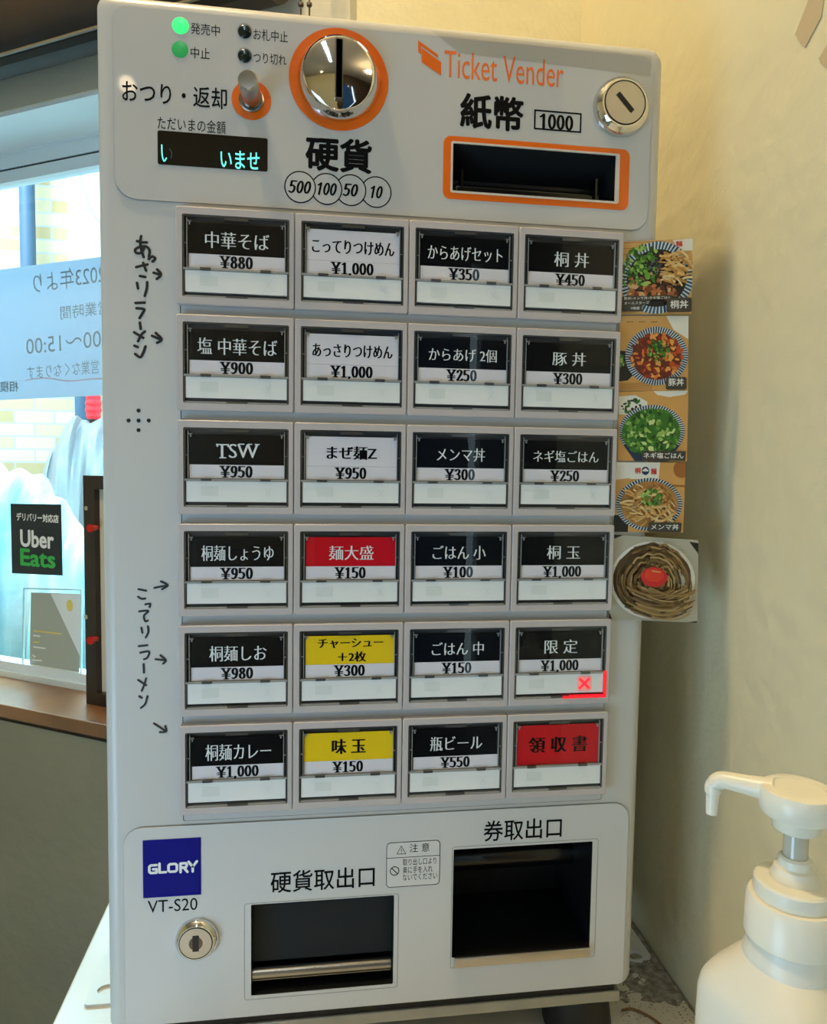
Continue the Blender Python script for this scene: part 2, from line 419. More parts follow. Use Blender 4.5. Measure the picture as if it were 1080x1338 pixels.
bm = NB(); box(bm, -8, 3, 1.6, 9, -0.35, -0.30); struct('ground', bm, mat('pale_concrete', (196, 200, 202), 0.9, noise=0.2, nscale=15))
M_pipe = mat('blue_grey_steel', (62, 96, 124), 0.5)
def post(name, px0, px1, z0, z1, Y, label, cat):
    x0 = F(px0, 400, Y)[0]; x1 = F(px1, 400, Y)[0]
    bm = NB(); r = (x1 - x0) / 2
    lathe(bm, [(r, z0), (r, z1)], ((x0 + x1) / 2, Y, 0), 'z', 24)
    for zz in ([z for z in (0.9, 1.9, 2.9, 3.5) if z0 < z < z1 - 0.06]): lathe(bm, [(r * 1.12, zz), (r * 1.12, zz + 0.05)], ((x0 + x1) / 2, Y, 0), 'z', 24)
    return tag(obj(name, bm, M_pipe), label, cat)
post('drainpipe', 28, 48, F(38, 450, YB)[1], 4.0, YB - 0.12, 'blue-grey drainpipe on the yellow brick wall above the paper notice', 'drainpipe')
post('drainpipe', 96, 113, -0.3, F(100, 430, YB - 0.1)[1], YB - 0.14, 'blue-grey post against the brick wall beside the red lantern', 'post')
bm = NB(); box(bm, F(96, 280, 3.9)[0], F(96, 280, 3.9)[0] + 1.4, 3.8, 3.9, F(100, 400, 3.9)[1], 4.0)
tag(obj('signboard', bm, mat('white_board', (244, 246, 246), 0.5)), 'large blank white board fixed to the brick wall outside', 'board')
bm = NB(); pts = [F(x, y, 3.77) for x, y in ((102, 200), (104, 225), (110, 250), (118, 272), (130, 290), (150, 300))]
tube(bm, spline([(p[0], 3.77, p[1]) for p in pts]), 0.006, 8)
tag(obj('cable', bm, mat('pale_grey_cable', (150, 176, 190), 0.6)), 'thin cable hanging in a curve across the white board outside', 'cable')
# red lantern
c = F(122, 531, 3.3); r = (F(133, 531, 3.3)[0] - F(111, 531, 3.3)[0]) / 2
h = (F(122, 514, 3.3)[1] - F(122, 548, 3.3)[1]) / 2
lt = thing('lantern', 'red lantern outside the window, just left of the machine', 'lantern', (c[0], 3.3, c[1] - h))
bm = NB(); lathe(bm, [(r * 0.7, -h)] + [(r * (0.92 + 0.08 * math.sin(k * 1.9)) * (1 - 0.22 * abs(k / 6 - 1) ** 3), h * (k / 6 - 1) * 0.94) for k in range(13)] + [(r * 0.7, h)], (c[0], 3.3, c[1]), 'z', 24)
obj('shade', bm, mat('red_paper', (232, 44, 62), 0.6, emit=(255, 60, 70), estr=0.35), lt)
for z_ in (h, -h - 0.02): bm = NB(); lathe(bm, [(r * 0.72, z_), (r * 0.72, z_ + 0.02)], (c[0], 3.3, c[1]), 'z', 24); obj('cap', bm, M_blackm, lt)
bm = NB(); tube(bm, [(c[0], 3.3, c[1] + h), (c[0], 3.3, c[1] + h + 0.06)], 0.006); tube(bm, [(c[0], 3.29, c[1] + h + 0.06), (c[0], YB, c[1] + h + 0.06)], 0.012); obj('hanger', bm, M_blackm, lt)
# draped covers
def drape(name, m, prof, Yc, depth, seed, label, cat, fold=0.03, freq=3):
    rnd = random.Random(seed); bm = NB(); nu, nv = 64, 40; g = []
    zb = -0.30
    for j in range(nv + 1):
        row = []
        v = j / nv                                             # 0 front foot .. 0.5 ridge .. 1 back foot
        for i in range(nu + 1):
            u = i / nu
            k = u * (len(prof) - 1); a = int(min(k, len(prof) - 2)); t = k - a; t = t * t * (3 - 2 * t)
            x = prof[a][0] + (prof[a + 1][0] - prof[a][0]) * (k - a); top = prof[a][1] + (prof[a + 1][1] - prof[a][1]) * t
            an = PI * v; hh = math.sin(an) ** 0.55
            y = Yc - depth * math.cos(an)
            f = fold * (math.sin(freq * 9 * u + 5 * v + seed) + 0.6 * math.sin(freq * 17 * u - 9 * v + seed * 2) + 0.4 * math.sin(freq * 31 * u + 14 * v))
            row.append(bm.verts.new((x + f * 0.35, y - f * (1 - 0.5 * hh), zb + (top - zb) * hh + f * 0.5 * hh)))
        g.append(row)
    for j in range(nv):
        for i in range(nu): bm.faces.new((g[j][i], g[j][i + 1], g[j + 1][i + 1], g[j + 1][i]))
    o = obj(name, bm, m); return tag(o, label, cat)
Yg = 2.95
drape('bicycle_cover', mat('grey_silver_cover', (142, 144, 150), 0.35, bump=0.6, bscale=9), [F(x, y, Yg) for x, y in ((52, 690), (62, 625), (76, 580), (95, 550), (122, 545), (150, 560), (175, 640))], Yg, 0.33, 3,
      'silver-grey fabric cover draped over a bulky shape outside, below the red lantern', 'cover', 0.03, 2)
Yw = 1.9
drape('plastic_sheet', mat('pale_cyan_plastic_sheet', (236, 242, 244), 0.25, bump=0.9, bscale=7, alt=(140, 206, 226), nscale=2.6), [F(x, y, Yw) for x, y in ((-120, 600), (-60, 605), (-20, 602), (15, 606), (45, 625), (80, 660), (115, 690), (150, 715), (200, 760))], Yw, 0.30, 8,
      'crumpled pale cyan plastic sheet piled outside behind the black sticker', 'plastic sheet', 0.035, 2)

# ================================================================== THINGS ON AND BY THE WINDOW
# roller blind above the window, its lower edge just in frame
DB = 0.12
M_blind = mat('dark_brown_blind', (58, 48, 40), 0.6, noise=0.2, nscale=30)
M_rail2 = mat('olive_dark_rail', (40, 36, 28), 0.8, spec=0.2)
sr = W(322, 0, DB)[0]
zb0 = (W(0, 74, DB)[1] + W(118, 43, DB)[1]) / 2; zb1 = (W(0, 55, DB)[1] + W(118, 23, DB)[1]) / 2
rb = thing('roller_blind', 'rolled-up dark brown blind hung along the wall above the window', 'blind', (-0.2, -DB, zb0), frame=WM)
bm = NB(); box(bm, -1.8, sr, -DB, -DB + 0.02, zb0, zb1 - 0.012); o = obj('bottom_rail', bm, M_rail2, rb); bevel(o, 0.003)
bm = NB(); box(bm, -1.8, sr, -DB - 0.004, -DB - 0.0005, zb0, zb0 + 0.003); obj('edge_highlight', bm, mat('grey_edge_highlight', (112, 106, 90), 0.4), rb)  # highlight along the rail's lower edge, put in as a pale strip
bm = NB(); zc = zb1 + 0.05
pr = [(-DB + 0.05 + 0.055 * math.cos(a), zc + 0.055 * math.sin(a)) for a in (2 * PI * k / 28 for k in range(28))]
r0 = [bm.verts.new((-1.8, p[0], p[1])) for p in pr]; r1 = [bm.verts.new((sr, p[0], p[1])) for p in pr]
for k in range(28): bm.faces.new((r0[k], r0[(k + 1) % 28], r1[(k + 1) % 28], r1[k]))
bm.faces.new(r0); bm.faces.new(r1); obj('fabric_roll', bm, M_blind, rb)
bm = NB(); box(bm, -1.82, sr + 0.02, -0.10, 0.0, zc + 0.03, zc + 0.09); o = obj('headrail', bm, M_blind, rb); bevel(o, 0.004)
for px in (393, 404):
    p = W(px, 6, 0.10); bm = NB(); tube(bm, [(p[0], -0.10, p[1] + 0.3), (p[0], -0.10, p[1] - 0.5)], 0.0012, 6)
    for q in range(-10, 7): lathe(bm, [(0, -0.004), (0.0035, -0.0015), (0.0035, 0.0015), (0, 0.004)], (p[0], -0.10, p[1] + 0.045 * q), 'z', 8)
    obj('bead_chain', bm, mat('dark_metal_chain', (70, 56, 40), 0.4), rb)
def wrect(b, d):                               # pixel quad on the glass -> local rect
    cx, cz, w, h = pbox(*b, Y=d, P=W); return cx - w / 2, cx + w / 2, cz - h / 2, cz + h / 2
DG = -RD - 0.011                               # room side of the glass
yg = RD + 0.011
# paper notice, seen from its back
M_paper = mat('pale_blue_paper', (186, 200, 212), 0.7)
nt = M_paper.node_tree; b = nt.nodes['Principled BSDF']
tr = nt.nodes.new('ShaderNodeBsdfTranslucent'); tr.inputs[0].default_value = lin((206, 222, 234)); mx = nt.nodes.new('ShaderNodeMixShader'); mx.inputs[0].default_value = 0.42
out = [n for n in nt.nodes if n.type == 'OUTPUT_MATERIAL'][0]
nt.links.new(b.outputs[0], mx.inputs[1]); nt.links.new(tr.outputs[0], mx.inputs[2]); nt.links.new(mx.outputs[0], out.inputs[0])
pa, pb, pc, pd = W(-150, 372, DG), W(210, 325, DG), W(210, 513, DG), W(-150, 530, DG)
nt_ = thing('paper_notice', 'pale blue paper notice taped to the window glass, its writing showing backwards', 'notice', (0, yg, pc[1]), frame=WM)
bm = NB(); box(bm, 0, 1, yg - 0.0006, yg, 0, 1)
for v in bm.verts:
    q = {(0, 0): pd, (1, 0): pc, (1, 1): pb, (0, 1): pa}[(round(v.co.x), round(v.co.z))]; v.co.x, v.co.z = q
obj('sheet', bm, M_paper, nt_)
M_faint = mat('faint_blue_grey_ink', (150, 178, 194), 0.8); M_pink = mat('faint_pink_line', (206, 186, 204), 0.8)
for body, x0, x1, y0, y1 in (('2023年より', 42, 136, 350, 377), ('営業時間', 78, 142, 396, 414), ('11:00～15:00', 32, 156, 436, 457), ('営業なくなります', 34, 128, 474, 492)):
    ptext('backwards_writing', body, (x0, x1, y0, y1), DG + 0.001, M_faint, nt_, 'sans', P=W, mirror=True, turn=0.03)
for o in nt_.children:
    if o.name.startswith('backwards'):
        for v in o.data.vertices: v.co.y = yg - 0.0008
o = ptext('backwards_writing', '相模', (0, 24, 498, 512), DG + 0.001, M_faint, nt_, 'medium', P=W, mirror=True)
for v in o.data.vertices: v.co.y = yg - 0.0008
bm = NB(); stroke(bm, [W(x, y, DG) for x, y in ((34, 497), (60, 494), (90, 498), (125, 495), (160, 497))], 0.002, yg - 0.0008); obj('underline', bm, M_pink, nt_, sm=False)
# delivery sticker
x0, x1, z0, z1 = wrect((14, 80, 658, 751), DG)
st = thing('delivery_sticker', 'black delivery service sticker with white and green lettering on the window glass', 'sticker', (x0, yg, z0), frame=WM)
q = [W(14, 658, DG), W(80, 659, DG), W(82, 752, DG), W(16, 749, DG)]
bm = NB(); vs = [bm.verts.new((p[0], yg - 0.0006, p[1])) for p in q]; bm.faces.new(vs); walls(bm, vs, yg)
obj('backing', bm, mat('black_sticker', (22, 30, 40), 0.45), st, sm=False)
M_grn = mat('green_ink', (48, 176, 76), 0.5)
def wtext(body, b, m, style, parent, dy=0.0009, **k):
    o = ptext('lettering', body, b, DG + 0.001, m, parent, style, P=W, **k)
    y0 = max(v.co.y for v in o.data.vertices)
    for v in o.data.vertices: v.co.y = yg - dy + (v.co.y - y0)
    return o
wtext('デリバリー対応店', (21, 76, 671, 682), M_inkw, 'bold', st); wtext('Uber', (26, 70, 693, 716), M_inkw, 'bold', st); wtext('Eats', (26, 72, 718, 741), M_grn, 'bold', st)
# leaflet in a clear sleeve
lf = thing('leaflet', 'grey leaflet with white corner and yellow disc at the foot of the window', 'leaflet', (W(70, 885, DG)[0], yg, W(70, 885, DG)[1]), frame=WM)
bm = NB(); poly(bm, [W(x, y, DG) for x, y in ((41, 774), (107, 776), (104, 887), (39, 882))], yg - 0.0010)
obj('sheet', bm, mat('grey_green_paper', (166, 172, 160), 0.6), lf, sm=False)
bm = NB(); poly(bm, [W(x, y, DG) for x, y in ((67, 776), (107, 776), (105, 857))], yg - 0.0014)
obj('white_corner', bm, mat('white_paper', (226, 232, 232), 0.6), lf, sm=False)
bm = NB(); cc = W(92, 791, DG); poly(bm, circle(cc[0], cc[1], 0.0085, 24, 0.0115), yg - 0.0018); obj('yellow_disc', bm, mat('yellow_print', (222, 206, 108), 0.6), lf, sm=False)
bm = NB(); stroke(bm, [W(45, 824, DG), W(81, 828, DG)], 0.003, yg - 0.0018); stroke(bm, [W(45, 839, DG), W(52, 839, DG)], 0.003, yg - 0.0018)
obj('yellow_line', bm, mat('yellow_print', (222, 206, 108), 0.6), lf, sm=False)
bm = NB()
for (xa_, ya_, xb_, yb_) in ((45, 830, 53, 831), (45, 845, 60, 847), (44, 856, 47, 858), (44, 862, 55, 863), (44, 875, 55, 876)): stroke(bm, [W(xa_, ya_, DG), W(xb_, yb_, DG)], 0.0028, yg - 0.0018)
obj('white_print', bm, M_inkw, lf, sm=False)
bm = NB(); a_, b_, c_, d_ = W(34, 768, DG), W(109, 770, DG), W(108, 894, DG), W(32, 888, DG)
for s_, e_ in ((a_, b_), (b_, c_), (c_, d_), (d_, a_)): tube(bm, [(s_[0], yg - 0.004, s_[1]), (e_[0], yg - 0.004, e_[1])], 0.0022, 6)
obj('sleeve_edge', bm, mat('clear_sleeve_edge', (190, 230, 242), 0.15, spec=0.8), lf)
# pin board standing on the sill
D0 = -0.055
q0 = W(109, 621, D0); q1 = W(112, 907, D0)
sL = (q0[0] + q1[0]) / 2; sRr = sL + 0.30; zT = q0[1]; zB = zs
fwid = W(124, 760, D0)[0] - W(110, 760, D0)[0]
pbd = thing('pin_board', 'dark brown framed cream board with red push pins standing on the sill', 'board', (sL, -D0, zB), frame=WM)
bm = NB(); fl = fill(bm, [[(sL, zB), (sRr, zB), (sRr, zT), (sL, zT)], [(sL + fwid, zB + 0.022), (sRr - fwid, zB + 0.022), (sRr - fwid, zT - 0.024), (sL + fwid, zT - 0.024)]], -D0)
for vs in fl: walls(bm, vs, -D0 + 0.022)
M_dkw = mat('dark_brown_wood', (44, 30, 24), 0.4, noise=0.25, nscale=40)
obj('frame', bm, M_dkw, pbd, sm=False)
bm = NB(); box(bm, sL + 0.004, sRr - 0.004, -D0 + 0.012, -D0 + 0.02, zB + 0.005, zT - 0.004); obj('board', bm, mat('cream_board', (214, 200, 172), 0.7), pbd, sm=False)
for py in (690, 836):
    p = W(120, py, D0 + 0.01); bm = NB(); tube(bm, [(p[0], -D0 + 0.001, p[1]), (p[0], -D0 - 0.006, p[1])], [0.0045, 0.0035], 14); tube(bm, [(p[0], -D0 - 0.006, p[1]), (p[0] + 0.002, -D0 - 0.016, p[1])], [0.006, 0.0072], 14)
    obj('push_pin', bm, mat('red_plastic', (190, 32, 26), 0.25), pbd)
for py in (664, 806): bm = NB(); p = W(113, py, D0); lathe(bm, [(0.004, -0.0015), (0.004, 0)], (p[0], -D0, p[1]), 'y', 12); obj('screw', bm, M_nickel, pbd)

# ================================================================== TABLE
M_tab = mat('white_laminate', (226, 226, 218), 0.28, noise=0.04, nscale=12)
xl = -0.262
tb = thing('table', 'white laminate table carrying the ticket machine and the pump bottle', 'table', (0, -0.04, 0))
bm = NB(); box(bm, xl, XR - 0.001, -0.40, 0.35, TZ - 0.025, TZ); o = obj('table_top', bm, mat('dusty_white_laminate', (222, 218, 204), 0.3, noise=0.06, nscale=9), tb); bevel(o, 0.002)
for x in (xl + 0.03, XR - 0.06):
    for y in (-0.37, 0.31):
        bm = NB(); box(bm, x - 0.015, x + 0.015, y - 0.015, y + 0.015, 0.0, TZ - 0.025); obj('leg', bm, M_steel, tb, sm=False)

# ================================================================== TICKET MACHINE
BX0, BX1, BZ0, BZ1, BD = -0.1995, 0.1795, ZL - 0.3525, ZL + 0.3340, 0.29
vm = thing('ticket_machine', 'tall white ticket vending machine with menu buttons standing on the table', 'ticket machine', ((BX0 + BX1) / 2, BD / 2, TZ))
def PR(px0, py0, px1, py1, Y=0.0):                # pixel corners (top-left, bottom-right) -> x0,x1,z0,z1
    a = F(px0, py0, Y); b = F(px1, py1, Y); return a[0], b[0], b[1], a[1]
bill = PR(589, 186, 806, 267); coin = PR(328, 1181, 513, 1284); tick = PR(592, 1109, 769, 1236)
def loopr(r, g=0.0, rad=0.001): return rrect(r[0] - g, r[1] + g, r[2] - g, r[3] + g, rad, 3)
bm = NB()
def ol(i): return rrect(BX0 + i, BX1 - i, BZ0 + i, BZ1 - i, [max(0.006 - i * 0.3, 0.003), max(0.011 - i, 0.004), max(0.012 - i, 0.004)] + [max(0.008 - i * 0.5, 0.003)], 6)
FR = 0.009
fl = fill(bm, [ol(FR), loopr(bill), loopr(coin), loopr(tick)], 0.0)
prev = fl[0]
for k in range(1, 7):
    a = PI / 2 * k / 6
    prev = walls(bm, prev, FR * (1 - math.cos(a)), 0, ol(FR * (1 - math.sin(a))))
prev = walls(bm, prev, 0.05, 0, ol(0)); prev = walls(bm, prev, 0.052, 0, ol(0.0015)); prev = walls(bm, prev, 0.054, 0, ol(0.0)); prev = walls(bm, prev, BD, 0, ol(0)); bm.faces.new(prev)
for vs in fl[1:]: walls(bm, vs, 0.006)
obj('cabinet', bm, M_body, vm)
# overlay panels
def overlay(name, loop, holes, m):
    bm = NB(); plate(bm, [loop] + holes, -0.0012, -0.0007); return obj(name, bm, m, vm)
def seam(name, loop_out, loop_in, y, m=None):
    bm = NB(); fill(bm, [loop_out, loop_in], y); return obj(name, bm, m or M_gap, vm, sm=False)
ux0 = F(149, 150)[0]; ux1 = F(848, 190)[0]; uz0 = (F(300, 270)[1] + F(700, 292)[1]) / 2; uz1 = BZ1 - 0.0095
overlay('upper_panel', rrect(ux0, ux1, uz0, uz1, [0.014, 0.012, 0.008, 0.008], 8), [loopr(bill)], M_panel)
seam('panel_seam', rrect(ux0 - 0.0003, ux1 + 0.0003, uz0 - 0.0003, uz1 + 0.0003, [0.0143, 0.0123, 0.0083, 0.0083], 8), rrect(ux0, ux1, uz0, uz1, [0.014, 0.012, 0.008, 0.008], 8), -0.0004, mat('grey_seam', (150, 147, 140), 0.6))
lx0 = F(163, 1200)[0]; lx1 = F(817, 1150)[0]; lz1 = (F(300, 1069)[1] + F(780, 1050)[1]) / 2 - 0.0015; lz0 = BZ0 + 0.006
lrad = [0.004, 0.004, 0.012, 0.012]
overlay('lower_panel', rrect(lx0, lx1, lz0, lz1, lrad, 8), [loopr(coin), loopr(tick)], M_low)
seam('panel_seam', rrect(lx0 - 0.0003, lx1 + 0.0003, lz0 - 0.0003, lz1 + 0.0003, [q + 0.0003 for q in lrad], 8), rrect(lx0, lx1, lz0, lz1, lrad, 8), -0.0004, MATS['grey_seam'])
# button field plate
PIT = 0.075; ROWP = 0.0675615; BZH = 0.06136
gx0 = -0.150; gz1 = ZL + 3 * ROWP
bx0, bx1 = gx0 + 0.0022, gx0 + 4 * PIT - 0.0015; bz0 = F(240, 1071)[1]; bz1 = gz1 - 0.002
bm = NB(); plate(bm, [rrect(bx0, bx1, bz0, bz1, 0.001, 2)], -0.0016, 0.0); obj('button_plate', bm, mat('pale_grey_plate', (192, 192, 190), 0.35), vm)
seam('plate_seam', rrect(bx0 - 0.0007, bx1 + 0.0007, bz0 - 0.0007, bz1 + 0.0007, 0.001, 2), rrect(bx0, bx1, bz0, bz1, 0.001, 2), -0.0006)
# ---- recess boxes behind the three openings
def recess(name, r, y0, y1, m, slope=0.0):
    bm = NB(); g = -0.0003
    x0, x1, z0, z1 = r[0] - g, r[1] + g, r[2] - g, r[3] + g
    p = [(x0, y0, z0), (x1, y0, z0), (x1, y0, z1), (x0, y0, z1)]
    q = [(x0 + slope, y1, z0), (x1 - slope, y1, z0), (x1 - slope, y1, z1 - slope * 2), (x0 + slope, y1, z1 - slope * 2)]
    for i in range(4): quad(bm, [p[i], p[(i + 1) % 4], q[(i + 1) % 4], q[i]])
    quad(bm, q); return obj(name, bm, m, vm, sm=False)
bs = recess('bill_slot', bill, -0.0011, 0.032, mat('smoked_black_plastic', (34, 35, 36), 0.22), 0.006)
bm = NB(); plate(bm, [rrect(bill[0] - 0.0002, bill[1] + 0.0002, bill[2] - 0.0002, bill[3] + 0.0002, 0.0014, 3), rrect(bill[0] + 0.0012, bill[1] - 0.0026, bill[2] + 0.0012, bill[3] - 0.0010, 0.0006, 3)], -0.0019, -0.0009); obj('slot_trim', bm, M_bezel if False else mat('white_trim', (206, 198, 184), 0.35), bs).location = (0, 0, 0)
bm = NB(); box(bm, bill[0] + 0.004, bill[1] - 0.006, 0.012, 0.03, bill[2] - 0.0002, bill[2] + 0.012); o = obj('bill_guide', bm, M_black, bs); o.location = (0, 0, 0); bevel(o, 0.003)
for x in (bill[0] + 0.010, bill[1] - 0.012):
    bm = NB(); box(bm, x - 0.0008, x + 0.0008, 0.009, 0.02, bill[2] + 0.004, bill[2] + 0.020); o = obj('guide_rail', bm, M_black, bs); o.location = (0, 0, 0)
ob = PR(579, 178, 819, 276)
bm = NB(); plate(bm, [rrect(ob[0], ob[1], ob[2], ob[3], 0.005, 6), rrect(bill[0], bill[1], bill[2], bill[3], 0.0014, 3)], -0.0015, -0.0011); obj('orange_border', bm, M_orange, vm, sm=False)
co = recess('coin_outlet', coin, -0.0011, 0.07, mat('black_chute', (14, 15, 17), 0.4))
bm = NB(); box(bm, coin[0], coin[1], 0.010, 0.012, coin[2] + 0.017, coin[3]); o = obj('flap', bm, mat('smoked_slate_flap', (26, 34, 40), 0.3, spec=0.2), co, sm=False); o.location = (0, 0, 0)
bm = NB(); tube(bm, [(coin[0], 0.007, coin[2] + 0.0105), (coin[1] - 0.001, 0.007, coin[2] + 0.0105)], 0.0042, 16); box(bm, coin[0], coin[1] - 0.001, 0.006, 0.02, coin[2] + 0.0055, coin[2] + 0.0100); o = obj('steel_lip', bm, M_steel, co); o.location = (0, 0, 0)
to = recess('ticket_outlet', tick, -0.0011, 0.075, MATS['black_chute'])
bm = NB(); zz = F(680, 1160)[1]; tube(bm, [(tick[0], 0.045, zz + 0.002), (tick[1], 0.045, zz + 0.002)], 0.011, 20); o = obj('roller', bm, M_black, to); o.location = (0, 0, 0)
bm = NB(); x0, x1 = tick[0] + 0.0015, tick[1] - 0.0012
pf = [(-0.0030, tick[2] - 0.0062), (-0.0050, tick[2] - 0.0052), (-0.0060, tick[2] + 0.0018), (-0.0056, tick[2] + 0.0026), (-0.0042, tick[2] + 0.0024), (-0.0030, tick[2] + 0.0012), (-0.0012, tick[2] + 0.0006), (-0.0012, tick[2] - 0.0058)]
a = [bm.verts.new((x0, p[0], p[1])) for p in pf]; b_ = [bm.verts.new((x1, p[0], p[1])) for p in pf]
for k in range(len(pf)): bm.faces.new((a[k], a[(k + 1) % len(pf)], b_[(k + 1) % len(pf)], b_[k]))
bm.faces.new(a); bm.faces.new(b_); o = obj('steel_lip', bm, M_nickel, to); o.location = (0, 0, 0)
for nm, r, e in (('outlet_border', PR(319, 1182, 519, 1285), 0), ('outlet_border', PR(590, 1108, 776, 1245), 0)):
    bm = NB(); fill(bm, [rrect(r[0], r[1], r[2] - 0.002, r[3] + 0.0015, 0.002, 3), rrect(r[0] + 0.0005, r[1] - 0.0005, r[2] - 0.0015, r[3] + 0.001, 0.0016, 3)], -0.0013); obj(nm, bm, MATS['grey_seam'], vm, sm=False)
# ---- menu buttons
NAMES = [
 [('中華そば', 82, 21, 'k', '¥880'), ('こってりつけめん', 106, 18, 'w', '¥1,000'), ('からあげセット', 96, 19, 'k', '¥350'), ('桐 丼', 44, 20, 'k', '¥450')],
 [('塩 中華そば', 103, 21, 'k', '¥900'), ('あっさりつけめん', 104, 17, 'w', '¥1,000'), ('からあげ 2個', 88, 17, 'k', '¥250'), ('豚 丼', 43, 18, 'k', '¥300')],
 [('TSW', 55, 17, 'k', '¥950'), ('まぜ麺Z', 66, 17, 'w', '¥950'), ('メンマ丼', 63, 17, 'k', '¥300'), ('ネギ塩ごはん', 84, 15, 'k', '¥250')],
 [('桐麺しょうゆ', 95, 19, 'k', '¥950'), ('麺大盛', 59, 18, 'r', '¥150'), ('ごはん 小', 70, 18, 'k', '¥100'), ('桐 玉', 43, 18, 'k', '¥1,000')],
 [('桐麺しお', 76, 19, 'k', '¥980'), ('チャーシュー\n＋2枚', 88, 32, 'y', '¥300'), ('ごはん 中', 69, 17, 'k', '¥150'), ('限 定', 43, 18, 'k', '¥1,000')],
 [('桐麺カレー', 88, 20, 'k', '¥1,000'), ('味 玉', 46, 19, 'y', '¥150'), ('瓶ビール', 70, 18, 'k', '¥550'), ('領 収 書', 78, 21, 'R', '')]]
COLW = [152, 146, 140, 132]; ROWH = [124, 121, 115, 114, 112, 110]
CM = {'k': M_cblack, 'w': M_cwhite, 'r': M_cred, 'y': M_cyel, 'R': M_cred}
ORD = ['top', 'second', 'third', 'fourth', 'fifth', 'bottom']
def mesh_of(bm, name, mats, sm=True):
    bmesh.ops.recalc_face_normals(bm, faces=bm.faces); me = bpy.data.meshes.new(name); bm.to_mesh(me); bm.free()
    for m in mats: me.materials.append(m)
    if sm: smooth(me)
    return me
BY = -0.0075                                    # front of the bezels
CX0, CX1, CZt, CZb = 0.0042, 0.0716, -0.0048, -0.0566     # clear cover inside a bezel (x, z down from the top)
bm = NB(); g = 0.00025
vo = fill(bm, [rrect(g + 0.0006, PIT - g - 0.0006, -BZH + 0.0006, -0.0006, 0.0012, 3), rrect(CX0, CX1, CZb, CZt, 0.001, 3)], BY)
w1 = walls(bm, vo[0], BY + 0.0006, 0, rrect(g, PIT - g, -BZH, 0, 0.0014, 3)); walls(bm, w1, -0.0014)
walls(bm, vo[1], BY + 0.005); box(bm, CX0 - 0.0004, CX1 + 0.0004, BY + 0.004, BY + 0.0052, CZb - 0.0004, CZt + 0.0004, 1)
ME_bez = mesh_of(bm, 'menu_button', [M_bezel, M_tray])
KX0, KX1, KZ0, KZ1, KZ2 = 0.0080, 0.0690, -0.0090, -0.0287, -0.0378
YC = BY + 0.0022                                 # card plane
bm = NB()
box(bm, CX0, CX1, BY + 0.0006, BY + 0.004, CZt - 0.0011, CZt - 0.0003)
box(bm, CX0 + 0.0002, CX0 + 0.0012, BY + 0.0004, BY + 0.004, CZb + 0.0006, CZt - 0.0004)
box(bm, CX1 - 0.0012, CX1 - 0.0002, BY + 0.0004, BY + 0.004, CZb + 0.0006, CZt - 0.0004)
box(bm, CX0 + 0.0026, CX0 + 0.0031, BY + 0.0008, BY + 0.003, KZ2, CZt - 0.002, 1); box(bm, CX1 - 0.0030, CX1 - 0.0025, BY + 0.0008, BY + 0.003, KZ2, CZt - 0.002, 1)
box(bm, CX0 + 0.0004, CX1 - 0.0004, BY + 0.0003, BY + 0.003, -0.0394, -0.0381, 1)
box(bm, CX0 + 0.0004, CX1 - 0.0004, BY + 0.0006, BY + 0.004, CZb + 0.0002, CZb + 0.0012, 1)
for x in (0.0185, 0.0565): box(bm, x - 0.0033, x + 0.0033, BY - 0.0002, BY + 0.002, -0.0394, -0.0378)
box(bm, 0.0305, 0.0455, BY, BY + 0.002, CZt - 0.0028, CZt - 0.0008); box(bm, 0.0315, 0.0450, BY + 0.0002, BY + 0.002, CZb + 0.0005, CZb + 0.0016)
for x, s in ((CX0 + 0.0030, 1), (CX1 - 0.0030, -1)):
    box(bm, min(x, x + 0.0026 * s), max(x, x + 0.0026 * s), BY + 0.0004, BY + 0.0018, CZt - 0.0045, CZt - 0.0038, 1); box(bm, min(x + 0.0012 * s, x + 0.002 * s), max(x + 0.0012 * s, x + 0.002 * s), BY + 0.0004, BY + 0.0018, CZt - 0.0062, CZt - 0.0040, 1)
    zt_ = -0.0225; box(bm, min(x - 0.0024 * s, x), max(x - 0.0024 * s, x), BY + 0.0006, BY + 0.002, zt_ - 0.0004, zt_, 1)
ME_rail = mesh_of(bm, 'cover_frame', [M_rail, M_railL], False)
bm = NB(); quad(bm, [(CX0 + 0.0005, BY + 0.0003, -0.0378), (CX1 - 0.0005, BY + 0.0003, -0.0378), (CX1 - 0.0005, BY + 0.0003, CZt - 0.0004), (CX0 + 0.0005, BY + 0.0003, CZt - 0.0004)])
ME_pane = mesh_of(bm, 'clear_cover', [M_cover], False)
bm = NB(); box(bm, CX0 + 0.0016, CX1 - 0.0014, BY + 0.0010, BY + 0.004, -0.0532, -0.0396)
poly(bm, rrect(0.0150, 0.0262, -0.0492, -0.0428, 0.0004, 2), BY + 0.0009, 1)
stroke(bm, [(0.0565, -0.0440), (0.0600, -0.0490)], 0.0004, BY + 0.0009, 1); stroke(bm, [(0.0600, -0.0440), (0.0565, -0.0490)], 0.0004, BY + 0.00088, 1)
ME_win = mesh_of(bm, 'indicator_window', [M_mint, M_mint2], False)
M_redglow = mat('red_lit_edge', (220, 30, 40), 0.3, emit=(255, 30, 45), estr=0.8)
M_redx = mat('red_lit_cross', (230, 40, 50), 0.3, emit=(255, 40, 60), estr=1.0)
M_pinkx = mat('pink_lit_halo', (236, 170, 165), 0.3, emit=(255, 90, 90), estr=0.25)
def card_mesh(key):
    bm = NB(); zb = KZ2 if key == 'R' else KZ1
    box(bm, KX0, KX1, YC, YC + 0.0004, zb, KZ0); return mesh_of(bm, 'name_card', [CM[key]], False)
ME_card = {k: card_mesh(k) for k in CM}
